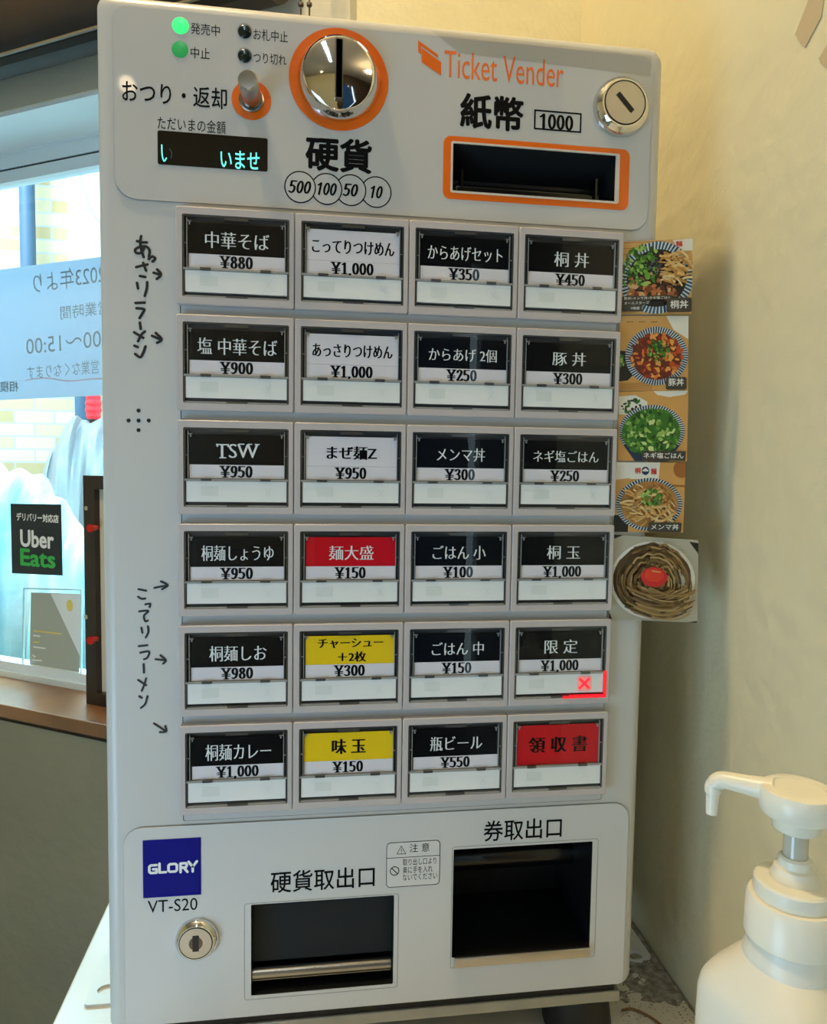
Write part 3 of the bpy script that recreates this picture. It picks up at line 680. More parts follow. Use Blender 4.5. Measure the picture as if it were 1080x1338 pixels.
bm = NB(); box(bm, KX0, KX1, YC, YC + 0.0004, KZ2, KZ1 - 0.0001); box(bm, KX0, KX1, YC + 0.0001, YC + 0.0003, KZ1 - 0.0002, KZ1 + 0.0001, 1); ME_price = mesh_of(bm, 'price_card', [M_cwhite, M_ink], False)
def part(name, me, parent, loc=(0, 0, 0)):
    o = bpy.data.objects.new(name, me); COL.objects.link(o); o.parent = parent; o.location = loc; return o
protos = {}
for r in range(6):
    for c in range(4):
        nm, wpx, hpx, key, price = NAMES[r][c]
        bt = part('menu_button', ME_bez, vm, (gx0 + c * PIT - BASE[vm.name][0], -BASE[vm.name][1], gz1 - r * ROWP - BASE[vm.name][2]))
        jx = random.uniform(-0.0003, 0.0003)
        if key != 'k' or (r, c) == (4, 3):
            cn = {'w': 'white', 'r': 'red', 'R': 'plain red', 'y': 'yellow', 'k': 'black'}[key]
            bt['label'] = '%s row button with %s name card%s' % (ORD[r], cn, ' and lit red cross' if (r, c) == (4, 3) else '')
        part('cover_frame', ME_rail, bt); part('clear_cover', ME_pane, bt); part('indicator_window', ME_win, bt)
        part('name_card', ME_card[key], bt, (jx, 0, 0))
        if key != 'R': part('price_card', ME_price, bt, (jx, 0, 0))
        wm, hm = wpx * PIT / COLW[c], hpx * BZH / ROWH[r]
        bm = NB()
        zc_ = (KZ0 + KZ1) / 2 - (0.0008 if key != 'y' else 0) if key != 'R' else (KZ0 + KZ2) / 2
        xc_ = (KX0 + KX1) / 2 + jx
        if nm == 'TSW':
            letter(bm, nm, xc_, zc_, wm, hm, YC - 0.0001, 'mincho')
            x0 = xc_ - wm / 2
            hz = hm / 2
            for (fx, sz, ww) in ((0.155, -1, 0.16), (0.03, 0.80, 0.035), (0.285, 0.80, 0.035), (0.60, 1, 0.14), (0.80, 1, 0.10), (0.97, 1, 0.12)):
                xm = x0 + fx * wm
                if abs(sz) == 1: poly(bm, [(xm - ww * wm / 2, zc_ + sz * hz - 0.00035), (xm + ww * wm / 2, zc_ + sz * hz - 0.00035), (xm + ww * wm / 2, zc_ + sz * hz + 0.00035), (xm - ww * wm / 2, zc_ + sz * hz + 0.00035)], YC - 0.00012)
                else: poly(bm, [(xm - ww * wm / 2, zc_ + 0.55 * hz), (xm + ww * wm / 2, zc_ + 0.55 * hz), (xm + ww * wm / 2, zc_ + hz), (xm - ww * wm / 2, zc_ + hz)], YC - 0.00012)
        else:
            if nm == 'チャーシュー\n＋2枚':
                letter(bm, 'チャーシュー', xc_, zc_ + 0.0046, 87 * PIT / 146, 12 * BZH / 112, YC - 0.0001, 'minchobold'); letter(bm, '＋2枚', xc_ + 0.001, zc_ - 0.0048, 38 * PIT / 146, 13 * BZH / 112, YC - 0.0001, 'minchobold')
            else: letter(bm, nm, xc_, zc_, wm, hm, YC - 0.0001, 'minchobold' if key in 'Rwy' else 'mincho')
        obj('name_lettering', bm, M_inkw if key in 'kr' else M_ink, bt, sm=False)
        if price:
            bm = NB(); pw = (41 if len(price) == 4 else 55) * PIT / 149
            price_text(bm, price, xc_ - 0.0004, (KZ1 + KZ2) / 2, pw, 0.0076, YC - 0.0001)
            obj('price_lettering', bm, M_ink, bt, sm=False)
        if (r, c) == (4, 3):
            bm = NB(); box(bm, 0.040, CX1 + 0.0004, BY - 0.0004, BY + 0.003, CZb - 0.0002, CZb + 0.0014); box(bm, CX1 - 0.0012, CX1 + 0.0006, BY - 0.0004, BY + 0.003, CZb, -0.0375)
            obj('lit_edge', bm, M_redglow, bt, sm=False)
            bm = NB(); poly(bm, rrect(0.0508, 0.0615, -0.0520, -0.0410, 0.002, 4), BY + 0.0008, 1)
            for s in (1, -1): stroke(bm, [(0.0561 - 0.0032 * s, -0.0434), (0.0561 + 0.0032 * s, -0.0497)], 0.0021, BY + 0.0007 - 0.00002 * s, 0)
            obj('sold_out_cross', bm, [M_redx, M_pinkx], bt, sm=False)
# ---- coin slot
YP = -0.0012
cc = F(442.5, 105.5); rr = (F(507, 107)[0] - F(377.5, 98)[0]) / 2
bm = NB(); plate(bm, [circle(cc[0], cc[1], rr, 72), circle(cc[0], cc[1], 0.020, 48)], YP - 0.0004, YP); obj('orange_ring', bm, M_orange, vm, sm=False)
bm = NB(); sl = (0.00165, 0.0185)
cs_prof = [(0.0268, YP), (0.0268, YP - 0.0015), (0.0262, YP - 0.0030), (0.0240, YP - 0.0080), (0.0232, YP - 0.0094), (0.0226, YP - 0.0092), (0.0222, YP - 0.0094)]
for k in range(1, 14): cs_prof.append((0.0222 * (1 - k / 13), YP - 0.0094 - 0.0030 * math.sin(PI / 2 * k / 13)))
lathe(bm, cs_prof, (cc[0], 0, cc[1]), 'y', 72, cap=False)
cs = obj('coin_slot', bm, M_chrome, vm)
bm = NB(); plate(bm, [rrect(cc[0] - 0.0030, cc[0] + 0.0022, cc[1] - 0.0185, cc[1] + 0.0185, 0.0006, 2), rrect(cc[0] - 0.0022, cc[0] + 0.0016, cc[1] - 0.0178, cc[1] + 0.0178, 0.0004, 2)], YP - 0.0142, YP - 0.009); o = obj('slot_rim', bm, M_chrome, cs, sm=False); o.location = (0, 0, 0)
bm = NB(); box(bm, cc[0] - 0.0022, cc[0] + 0.0016, YP - 0.0140, YP - 0.009, cc[1] - 0.0178, cc[1] + 0.0178); o = obj('slot_opening', bm, mat('slot_black', (4, 4, 4), 0.9, spec=0.0), cs, sm=False); o.location = (0, 0, 0)
# ---- coin return lever
lc = F(328.5, 132)
bm = NB(); plate(bm, [circle(lc[0], lc[1], 0.0125, 48), circle(lc[0], lc[1], 0.0072, 40)], YP - 0.0003, YP); obj('orange_ring', bm, M_orange, vm, sm=False)
bm = NB(); lathe(bm, [(0.0079, YP), (0.0079, YP - 0.0012), (0.0072, YP - 0.0014), (0.0072, YP)], (lc[0], 0, lc[1]), 'y', 40, cap=False)
lathe(bm, [(0.0062, 0.0), (0.0062, -0.0258), (0.0054, -0.0268), (0.0, -0.0265)], (lc[0], 0, lc[1]), 'y', 40, cap=False); obj('return_lever', bm, M_steel, vm)
# ---- amount display
d0 = F(206, 172); d1 = F(350, 226)
dx0, dx1 = F(206.5, 195)[0], F(349.5, 202)[0]; dz1 = (F(207, 172)[1] + F(349, 182)[1]) / 2; dz0 = (F(207, 215)[1] + F(349, 226)[1]) / 2
bm = NB(); plate(bm, [rrect(dx0, dx1, dz0, dz1, 0.0012, 4)], YP - 0.0004, YP); ds = obj('amount_display', bm, mat('black_display_glass', (8, 10, 14), 0.08), vm, sm=False)
M_vfd = mat('cyan_display_glyph', (90, 220, 210), 0.4, emit=(110, 240, 226), estr=0.9); M_vfd2 = mat('dim_display_glyph', (30, 50, 54), 0.4, emit=(80, 130, 134), estr=0.12)
o = ptext('display_text', 'いませ', (288, 339, 197, 221), YP - 0.0005, M_vfd, ds, 'medium'); o.location = (0, 0, 0)
bm = NB(); stroke(bm, [F(212, 191), F(212.5, 204), F(215, 212), F(218, 208)], 0.0008, YP - 0.0006); o = obj('display_text', bm, M_vfd, ds, sm=False); o.location = (0, 0, 0)
bm = NB(); stroke(bm, [F(222, 196), F(225, 201), F(224, 208)], 0.0006, YP - 0.0006); o = obj('display_text', bm, M_vfd2, ds, sm=False); o.location = (0, 0, 0)
# ---- indicator lamps
for px, py, k in ((236, 35, 0), (235.5, 66, 1), (320, 43, 2), (320, 74.5, 2)):
    c = F(px, py); bm = NB(); lathe(bm, [(0.0052 if k < 2 else 0.0044, YP), (0.0048 if k < 2 else 0.0040, YP - 0.0005), (0.0030, YP - 0.0008), (0, YP - 0.0009)], (c[0], 0, c[1]), 'y', 28, cap=False)
    o = obj('indicator_lamp', bm, [mat('green_lamp_bright', (60, 230, 120), 0.3, emit=(60, 255, 130), estr=0.75), mat('green_lamp', (46, 150, 84), 0.3, emit=(40, 190, 90), estr=0.22), mat('dark_green_lamp', (10, 30, 28), 0.15)][k], vm)
    o['label'] = ['bright green lit lamp', 'dimmer green lamp', 'dark unlit lamp'][k]
    if k == 2:
        bm = NB(); lathe(bm, [(0.0043, YP - 0.0002), (0.0050, YP - 0.0003), (0.0050, YP)], (c[0], 0, c[1]), 'y', 28, cap=False); obj('lamp_ring', bm, mat('grey_ring', (150, 156, 156), 0.4), vm)
# ---- locks
def lock(name, px, py, rf, rb_, dep, turn, keyw, m, label):
    c = F(px, py); bm = NB()
    lathe(bm, [(rf, YP), (rf, YP - 0.001), (rf * 0.93, YP - dep * 0.65), (rf * 0.80, YP - dep), (rb_ * 1.04, YP - dep), (rb_ * 1.03, YP - dep + 0.0006)], (c[0], 0, c[1]), 'y', 48, cap=False)
    o = obj(name, bm, m, vm); o['label'] = label
    bm = NB(); lathe(bm, [(rb_ * 1.03, YP - dep + 0.0006), (rb_, YP - dep + 0.0006), (rb_, YP - dep - 0.0002), (0, YP - dep - 0.0003)], (c[0], 0, c[1]), 'y', 48, cap=False)
    b = obj('barrel', bm, M_nickel, o); b.location = (0, 0, 0)
    bm = NB(); lathe(bm, [(rb_ * 1.05, YP - dep - 0.0001), (rb_ * 0.985, YP - dep - 0.00035)], (c[0], 0, c[1]), 'y', 48, cap=False); b = obj('barrel_groove', bm, M_blackm, o); b.location = (0, 0, 0)
    bm = NB(); L, T = keyw; pts = []
    for x, z in ((-L, -T), (L, -T), (L, T), (-L, T)): pts.append((c[0] + x * math.cos(turn) - z * math.sin(turn), c[1] + x * math.sin(turn) + z * math.cos(turn)))
    poly(bm, pts, YP - dep - 0.0005)
    if turn != PI / 2 * 1.0: pass
    else: poly(bm, circle(c[0], c[1], T * 2.2, 20), YP - dep - 0.00045, 1)
    b = obj('keyhole', bm, [M_blackm, mat('dark_nickel', (110, 100, 92), 0.3, metal=1.0)], o, sm=False); b.location = (0, 0, 0)
    return c
lk = lock('lock', 809.5, 142, 0.0200, 0.0142, 0.0075, -0.80, (0.0078, 0.0017), M_chrome, 'chrome lock at the upper right with a slanted key slot')
lock('lock', 257.5, 1225, 0.0148, 0.0108, 0.0050, PI / 2, (0.0056, 0.0021), M_chrome, 'small round lock at the lower left with an upright keyhole')
# ---- printed lettering on the panels
YT = -0.00135
for body, b, st_ in (('発売中', (249, 287, 31, 46), 'sans'), ('中止', (249, 274, 62, 77), 'sans'), ('お札中止', (331, 376, 39, 54), 'sans'), ('つり切れ', (331, 374, 70, 84), 'sans'),
                    ('おつり・返却', (160, 297, 110, 138), 'medium'), ('ただいまの金額', (206, 295, 155, 172), 'sans'), ('硬貨', (399, 486, 180, 225), 'bold'), ('紙幣', (601, 684, 124, 170), 'bold'),
                    ('硬貨取出口', (354, 490, 1135, 1163), 'medium'), ('券取出口', (632, 734, 1070, 1097), 'medium'), ('VT-S20', (193, 258, 1175, 1191), 'sans')):
    ptext('printed_lettering', body, b, YT, M_ink, vm, st_)
ptext('printed_lettering', 'Ticket Vender', (581, 737, 73, 108), YT, mat('orange_ink', (232, 110, 40), 0.4), vm, 'sans')
bm = NB()
q = lambda x, y: F(500 + x / 2.842, 20 + y / 2.842)
poly(bm, [q(130, 97), q(203, 150), q(203, 163), q(141, 118), q(141, 150), q(130, 140)], YT); poly(bm, [q(143, 126), q(215, 178), q(215, 228), q(143, 178)], YT)
obj('ticket_symbol', bm, M_orange, vm, sm=False)
bm = NB(); gx, gz, gw, gh = pbox(704, 749, 149, 170, Y=YT); price_text(bm, '1000', gx, gz, gw, gh * 0.93, YT, FIGS, (.085, .055)); obj('printed_lettering', bm, M_ink, vm, sm=False)
bx = PR(697, 144, 758, 175)
bm = NB(); fill(bm, [rrect(bx[0], bx[1], bx[2], bx[3], 0.0), rrect(bx[0] + 0.0011, bx[1] - 0.0011, bx[2] + 0.0011, bx[3] - 0.0011, 0.0)], YT); obj('value_box', bm, M_ink, vm, sm=False)
for i, (px, py, t, wd_) in enumerate(((392, 245.5, '500', 28), (426.5, 248, '100', 26), (458, 249.5, '50', 19), (491, 252, '10', 17))):
    c = F(px, py); R_ = 0.0103
    bm = NB(); poly(bm, circle(c[0], c[1], R_, 48), YT - 0.00001 - 0.00003 * (3 - i), 1); fill(bm, [circle(c[0], c[1], R_, 48), circle(c[0], c[1], R_ - 0.0008, 48)], YT - 0.00002 - 0.00003 * (3 - i), 0)
    price_text(bm, t, c[0], c[1], wd_ * 0.00051, 0.0080, YT - 0.00016, FIGS, (.085, .06), 0.2)
    obj('coin_symbol', bm, [M_ink, M_panel], vm, sm=False)
mp = PR(187, 1097, 263, 1167)
bm = NB(); plate(bm, [rrect(mp[0], mp[1], mp[2], mp[3], 0.0)], YT - 0.0003, -0.0011); pl = obj('maker_plate', bm, mat('deep_blue_print', (6, 8, 122), 0.4, spec=0.15), vm, sm=False)
gx, gz, gw, gh = pbox(194, 258, 1127, 1140, Y=YT)
bm = NB(); GL = lambda u, v: (gx - gw / 2 + u * gw, gz - gh / 2 + v * gh + (u - 0.5) * 0.0002)
for k, (pl_, w_) in enumerate(((((.165, .88), (.05, .88), (.02, .75), (.02, .25), (.05, .12), (.165, .12), (.165, .48), (.10, .48)), 1), (((.225, 1), (.225, .12), (.355, .12)), 1), (((.44, .12), (.41, .25), (.41, .75), (.44, .88), (.55, .88), (.58, .75), (.58, .25), (.55, .12), (.44, .12)), 1),
                 (((.655, 0), (.655, .88), (.765, .88), (.785, .7), (.765, .46), (.66, .46)), 1), (((.72, .46), (.795, 0)), 1), (((.82, 1), (.905, .48), (.99, 1)), 1), (((.905, .5), (.905, 0)), 1))):
    P_ = [GL(*p) for p in pl_]
    for a_, b_ in zip(P_, P_[1:]): stroke(bm, [a_, b_], gh * 0.25, YT - 0.0004 - 1e-6 * k)
o = obj('lettering', bm, M_inkw, pl, sm=False); o.location = (0, 0, 0)
cb = PR(504.5, 1100, 573.5, 1154)
bm = NB(); plate(bm, [rrect(cb[0], cb[1], cb[2], cb[3], 0.003, 5)], YT - 0.0001, -0.0011)
fill(bm, [rrect(cb[0], cb[1], cb[2], cb[3], 0.003, 5), rrect(cb[0] + 0.0004, cb[1] - 0.0004, cb[2] + 0.0004, cb[3] - 0.0004, 0.0027, 5)], YT - 0.0002, 1)
zl_ = F(540, 1118)[1]; stroke(bm, [(cb[0], zl_), (cb[1], zl_)], 0.0004, YT - 0.0002, 1)
c = F(515, 1136.5); fill(bm, [circle(c[0], c[1], 0.0034, 28), circle(c[0], c[1], 0.0028, 28)], YT - 0.0002, 1); stroke(bm, [(c[0] - 0.0021, c[1] + 0.0021), (c[0] + 0.0021, c[1] - 0.0021)], 0.0006, YT - 0.00021, 1)
tri = [F(518, 1114.5), F(529.5, 1114), F(523.7, 1104)]
for k in range(3): stroke(bm, [tri[k], tri[(k + 1) % 3]], 0.0004, YT - 0.00022, 1)
letter(bm, '!', *F(523.8, 1110.5), 0.0006, 0.0032, YT - 0.00022, 'sans', 1)
cl = obj('caution_label', bm, [mat('white_label', (214, 212, 206), 0.4), M_ink], vm, sm=False)
for body, b in (('注 意', (535, 561, 1102, 1113)), ('取り出し口より', (526, 570, 1121, 1130)), ('奥に手を入れ', (526, 565, 1131.5, 1140.5)), ('ないでください', (526, 571, 1141, 1149.5))):
    o = ptext('lettering', body, b, YT - 0.0002, M_ink, cl, 'sans'); o.location = (0, 0, 0)
# ---- marker handwriting and the speaker holes
M_mark = mat('marker_ink', (16, 16, 16), 0.5)
A8 = lambda p: F(140 + p[0] / 7.43, 300 + p[1] / 7.43)
B8 = lambda p: F(p[0] / 3.52, 580 + p[1] / 3.52)
HW = [[(330,65),(322,120),(328,185),(355,268)], [(290,112),(335,125),(385,126)], [(362,175),(330,225),(285,228),(272,198),(310,172),(375,165),(412,205),(405,262)], [(402,288),(440,262),(466,285),(440,312)],
      [(282,366),(335,352),(392,340)], [(350,325),(378,400)], [(318,452),(370,462)], [(290,518),(300,572)], [(388,512),(385,570),(365,645)], [(275,714),(365,710)], [(285,765),(358,775),(345,810),(315,860)],
      [(318,905),(325,965)], [(365,990),(330,1025),(300,1085)], [(262,998),(350,1052)], [(265,1128),(298,1142)], [(272,1208),(322,1240),(350,1195),(372,1135)],
      [(450,420),(515,440)], [(485,388),(524,438),(482,480)], [(435,1032),(522,1070)], [(472,1005),(530,1066),(485,1100)]]
bm = NB()
for k, s in enumerate(HW): stroke(bm, [A8(p) for p in s], 0.0017, -0.0003 - 0.000004 * k)
obj('handwriting', bm, M_mark, vm, sm=False)
HW2 = [[(637,668),(672,675)], [(635,703),(650,712),(668,711)], [(668,738),(690,735),(688,750)], [(640,770),(682,768),(662,790),(668,815),(680,812)], [(650,845),(655,868)], [(680,838),(682,865),(670,890)], [(638,930),(678,926)],
       [(645,960),(685,955),(678,982),(662,990)], [(660,1012),(662,1052)], [(672,1078),(664,1105),(652,1135)], [(635,1085),(672,1110)], [(640,1160),(652,1168)], [(678,1160),(668,1195),(648,1214)],
       [(710,662),(770,650)], [(740,632),(772,650),(745,668)], [(715,990),(760,995)], [(738,972),(762,995),(750,1010)], [(708,1285),(762,1320)], [(760,1297),(764,1322),(735,1325)]]
bm = NB()
for k, s in enumerate(HW2): stroke(bm, [B8(p) for p in s], 0.00135, -0.0003 - 0.000004 * k)
obj('handwriting', bm, M_mark, vm, sm=False)
bm = NB()
for px, py in ((181, 536.5), (168, 549.5), (181, 549.5), (194.3, 549.5), (181, 562)): c = F(px, py); poly(bm, circle(c[0], c[1], 0.0013, 18), -0.0002)
obj('speaker_holes', bm, M_blackm, vm, sm=False)
# clear tape along the top edge
tp = [F(562, 40), F(851, 73), F(849, 101), F(640, 76)]
bm = NB(); poly(bm, [F(562, 41), F(850, 74), F(848.5, 101), F(838, 100), F(600, 71)], -0.0014); o = obj('clear_tape', bm, glass_mat('dirty_clear_tape', (0.90, 0.88, 0.84), 1.3, 0.2), vm, sm=False)
# ---- base, feet, mounting plate
M_galv = mat('galvanised_steel', (176, 176, 166), 0.4, metal=0.6, noise=0.15, nscale=40)
bm = NB(); box(bm, BX0 + 0.008, BX1 - 0.010, 0.011, BD - 0.01, BZ0 - 0.008, BZ0 + 0.001); obj('base_gap_shade', bm, M_blackm, vm, sm=False)  # solid black block in place of the shade under the cabinet
bm = NB(); box(bm, BX0 + 0.004, BX1 - 0.006, 0.009, BD - 0.005, BZ0 - 0.0165, BZ0 - 0.008); o = obj('base_plate', bm, M_galv, vm); bevel(o, 0.001)
for x in (-0.135, 0.148):
    for y in (0.032, 0.24):
        bm = NB(); lathe(bm, [(0.026, TZ), (0.027, TZ + 0.004), (0.0235, BZ0 - 0.0165)], (x, y, 0), 'z', 32); obj('foot', bm, mat('black_rubber', (18, 18, 18), 0.6), vm)
br0 = FZ(112, 1308, TZ); br1 = FZ(857, 1262, TZ)
bm = NB(); yq = (br0[1] + br1[1]) / 2
def zplate(bm, loops, z0, z1):
    b2 = NB(); plate(b2, loops, 0, z1 - z0); me = bpy.data.meshes.new('tmp'); b2.to_mesh(me); b2.free()
    for v in me.vertices: v.co = (v.co.x, v.co.z, z1 - v.co.y)
    bm.from_mesh(me); bpy.data.meshes.remove(me)
hl = FZ(137, 1296, TZ); hr = FZ(830, 1252, TZ)
bm2 = NB(); zplate(bm2, [rrect(br0[0], br1[0], yq, 0.27, 0.004, 3), circle(hl[0] + 0.002, hl[1], 0.008, 20, 0.006), circle(hr[0], hr[1], 0.006, 20, 0.006)], TZ + 0.0001, TZ + 0.0022)
obj('mounting_plate', bm2, mat('cream_steel_plate', (220, 222, 214), 0.35), vm, sm=False)

# ================================================================== MENU PHOTO CARDS
class Card:
    def __init__(self, name, label, quad_px, curl=0.0, bg=None):
        self.q = [F(*p) for p in quad_px]                        # tl, tr, br, bl
        self.curl = curl; self.n = 0; self.bm = NB(); self.mats = []
        cx = sum(p[0] for p in self.q) / 4; zb = min(p[1] for p in self.q)
        self.root = thing(name, label, 'photo card', (cx, -0.002, zb), 'menu photo cards taped beside the buttons')
        bm = NB(); N = 10
        f = [[None] * 2 for _ in range(N + 1)]; b = [[None] * 2 for _ in range(N + 1)]
        for i in range(N + 1):
            for j in range(2):
                x, z = self.uv(i / N, j); y = self.y(i / N)
                f[i][j] = bm.verts.new((x, y, z)); b[i][j] = bm.verts.new((x, y + 0.0004, z))
        for i in range(N):
            bm.faces.new((f[i][0], f[i + 1][0], f[i + 1][1], f[i][1])); bm.faces.new((b[i][0], b[i][1], b[i + 1][1], b[i + 1][0]))
            for j in (0, 1): bm.faces.new((f[i][j], f[i + 1][j], b[i + 1][j], b[i][j]))
        for i in (0, N): bm.faces.new((f[i][0], f[i][1], b[i][1], b[i][0]))
        obj('card', bm, bg, self.root, sm=False)
    def uv(self, u, v):
        tl, tr, br, bl = self.q
        return tuple((tl[k] * (1 - u) + tr[k] * u) * v + (bl[k] * (1 - u) + br[k] * u) * (1 - v) for k in (0, 1))
    def y(self, u): return -0.0018 - self.curl * u
    def m(self, m):
        if m not in self.mats: self.mats.append(m)
        return self.mats.index(m)
    def p(self, pts, m):                                          # polygon in card units, clamped to the card
        self.n += 1
        pts = [(min(max(u, 0.0), 1.0), min(max(v, 0.0), 1.0)) for u, v in pts]
        vs = []
        for u, v in pts:
            x, z = self.uv(u, v); vs.append(self.bm.verts.new((x, self.y(u) - 0.00003 - 2.5e-6 * self.n, z)))
        f = self.bm.faces.new(vs); f.material_index = self.m(m)
    def blob(self, u, v, ru, rv, m, n=8, jit=0.25, rnd=random, turn=None):
        t0 = rnd.random() * 6 if turn is None else turn
        pts = []
        for k in range(n):
            a = 2 * PI * k / n; s = 1 + rnd.uniform(-jit, jit)
            x, z = ru * s * math.cos(a), rv * s * math.sin(a)
            pts.append((u + x * math.cos(t0) - z * math.sin(t0), v + x * math.sin(t0) + z * math.cos(t0)))
        self.p(pts, m)
    def strip(self, pts, w, m):
        P = [Vector(p) for p in spline([tuple(p) for p in pts], 4)]
        for a, b in zip(P, P[1:]):
            d = (b - a)
            if d.length < 1e-6: continue
            d.normalize(); n = Vector((-d.y, d.x)) * w / 2; e = d * w * 0.25
            self.p([a - e + n, b + e + n, b + e - n, a - e - n], m)
    def bowl(self, u, v, R, R2, dark, pale, n=64, tilt=1.0):
        self.p([(u + R * math.cos(2 * PI * k / 48), v + R * tilt * math.sin(2 * PI * k / 48)) for k in range(48)], pale)
        for k in range(n):
            a0 = 2 * PI * (k + 0.0) / n; a1 = 2 * PI * (k + 0.55) / n
            self.p([(u + R * math.cos(a0), v + R * tilt * math.sin(a0)), (u + R * math.cos(a1), v + R * tilt * math.sin(a1)), (u + R2 * math.cos(a1 + 0.03), v + R2 * tilt * math.sin(a1 + 0.03)), (u + R2 * math.cos(a0 + 0.03), v + R2 * tilt * math.sin(a0 + 0.03))], dark)
    def text(self, body, u0, u1, v0, v1, m, style='sans'):
        a = self.uv(u0, (v0 + v1) / 2); b = self.uv(u1, (v0 + v1) / 2); c = self.uv((u0 + u1) / 2, v0); d = self.uv((u0 + u1) / 2, v1)
        self.n += 6; y = self.y((u0 + u1) / 2 + 0.1) - 0.00006 - 2.5e-6 * self.n
        self.bm.verts.ensure_lookup_table(); n0 = len(self.bm.verts)
        letter(self.bm, body, (a[0] + b[0]) / 2, (c[1] + d[1]) / 2, b[0] - a[0], d[1] - c[1], 0.0, style, self.m(m), turn=math.atan2(b[1] - a[1], b[0] - a[0]))
        self.bm.verts.ensure_lookup_table()
        for v in self.bm.verts[n0:]:                              # the print follows the curl of the card
            t = (v.co.x - a[0]) / (b[0] - a[0]); v.co.y += self.y(u0 + (u1 - u0) * t) - 0.00005 - 2.5e-6 * self.n
    def done(self): obj('printed_picture', self.bm, self.mats, self.root, sm=False)
def pm(name, rgb): return mat(name, rgb, 0.3, spec=0.45)
P_wood = pm('print_tan_wood', (204, 158, 96)); P_wood2 = pm('print_orange_wood', (206, 154, 84)); P_wood3 = pm('print_dark_wood', (160, 100, 44))
P_navy = pm('print_navy', (28, 48, 74)); P_pale = pm('print_pale_china', (206, 216, 216)); P_teal = pm('print_teal', (34, 76, 104)); P_white = pm('print_white', (226, 222, 208))
P_g = [pm('print_green_a', (52, 112, 34)), pm('print_green_b', (74, 128, 40)), pm('print_green_c', (104, 154, 54)), pm('print_green_d', (30, 72, 24)), pm('print_green_e', (150, 186, 88))]
P_dark = pm('print_near_black', (26, 24, 24)); P_dg = pm('print_dark_grey', (62, 58, 50)); P_nori = pm('print_nori', (34, 36, 52))
P_men = [pm('print_menma_a', (220, 180, 112)), pm('print_menma_b', (206, 158, 88)), pm('print_menma_c', (230, 198, 140)), pm('print_menma_d', (178, 126, 62))]
P_meat = [pm('print_meat_a', (120, 62, 34)), pm('print_meat_b', (168, 96, 54)), pm('print_meat_c', (84, 44, 32)), pm('print_meat_d', (216, 170, 118)), pm('print_meat_e', (188, 112, 60))]
P_kim = [pm('print_spicy_a', (188, 76, 32)), pm('print_spicy_b', (214, 116, 46)), pm('print_spicy_c', (142, 44, 22)), pm('print_spicy_d', (226, 156, 78)), pm('print_spicy_e', (106, 34, 20))]
P_red = pm('print_red', (196, 34, 38)); P_ink = pm('print_white_text', (236, 234, 226))
rnd = random.Random(11)
def scatter(cd, n, region, sizes, mats, nn=6, jit=0.3):
    for _ in range(n):
        for _t in range(50):
            u, v = rnd.uniform(region[0], region[1]), rnd.uniform(region[2], region[3])
            if region[4](u, v): break
        s = rnd.uniform(*sizes); cd.blob(u, v, s, s * rnd.uniform(0.4, 0.8), rnd.choice(mats), nn, jit, rnd)
def ell(cu, cv, ru, rv): return lambda u, v: ((u - cu) / ru) ** 2 + ((v - cv) / rv) ** 2 < 1
# 1: rice bowl with greens, bamboo shoots and pork
cd = Card('menu_photo', 'photo card of a bowl with greens, bamboo shoots and diced pork, topmost card', [(811, 317), (901, 314), (899.5, 411), (808, 412)], 0.002, P_wood)
U = lambda x, y: ((x - 160) / 755, (940 - y) / 830)
for k in range(7): cd.p([U(160, 120 + 22 * k), U(600, 120 + 20 * k), U(600, 124 + 20 * k), U(160, 127 + 22 * k)], P_wood3 if k % 3 == 0 else P_men[1])
cd.p([U(700, 115), U(915, 108), U(915, 240), U(760, 240)], P_white)
cd.bowl(*U(540, 530), 0.52, 0.40, P_teal, P_pale, 60, 0.94)
cd.p([(U(540, 535)[0] + 0.42 * math.cos(2 * PI * k / 40), U(540, 535)[1] + 0.39 * math.sin(2 * PI * k / 40)) for k in range(40)], P_dark)
scatter(cd, 60, (*[U(250, 0)[0], U(800, 0)[0]], U(0, 800)[1], U(0, 420)[1], ell(*U(510, 630), 0.38, 0.20)), (0.03, 0.065), P_meat, 5)
scatter(cd, 110, (U(170, 0)[0], U(560, 0)[0], U(0, 610)[1], U(0, 170)[1], lambda u, v: ell(*U(380, 390), 0.28, 0.26)(u, v) or ell(*U(240, 500), 0.10, 0.14)(u, v)), (0.02, 0.05), P_g, 6)
for k in range(70):
    u, v = rnd.uniform(*(U(590, 0)[0], U(880, 0)[0])), rnd.uniform(U(0, 610)[1], U(0, 260)[1])
    if not ell(*U(740, 430), 0.21, 0.25)(u, v): continue
    a = rnd.uniform(-0.9, 0.4); L = rnd.uniform(0.05, 0.10)
    cd.strip([(u - L * math.cos(a), v - L * math.sin(a)), (u + rnd.uniform(-.02, .02), v + rnd.uniform(0, .03)), (u + L * math.cos(a), v + L * math.sin(a))], rnd.uniform(0.02, 0.035), rnd.choice(P_men))
scatter(cd, 50, (U(450, 0)[0], U(590, 0)[0], U(0, 490)[1], U(0, 330)[1], ell(*U(520, 410), 0.09, 0.10)), (0.012, 0.03), [P_nori, P_dark, pm('print_nori_light', (84, 88, 112))], 4, 0.5)
cd.p([U(165, 738), U(690, 738), U(690, 782), U(462, 782), U(462, 815), U(375, 850), U(375, 910), U(165, 910)], P_dg)
cd.text('豚丼•メンマ丼•ネギ塩ごはん', *[U(185, 0)[0], U(680, 0)[0]], U(0, 778)[1], U(0, 745)[1], P_ink); cd.text('オールスターズ', U(190, 0)[0], U(450, 0)[0], U(0, 832)[1], U(0, 798)[1], P_ink); cd.text('3種盛', U(258, 0)[0], U(352, 0)[0], U(0, 890)[1], U(0, 858)[1], P_ink)
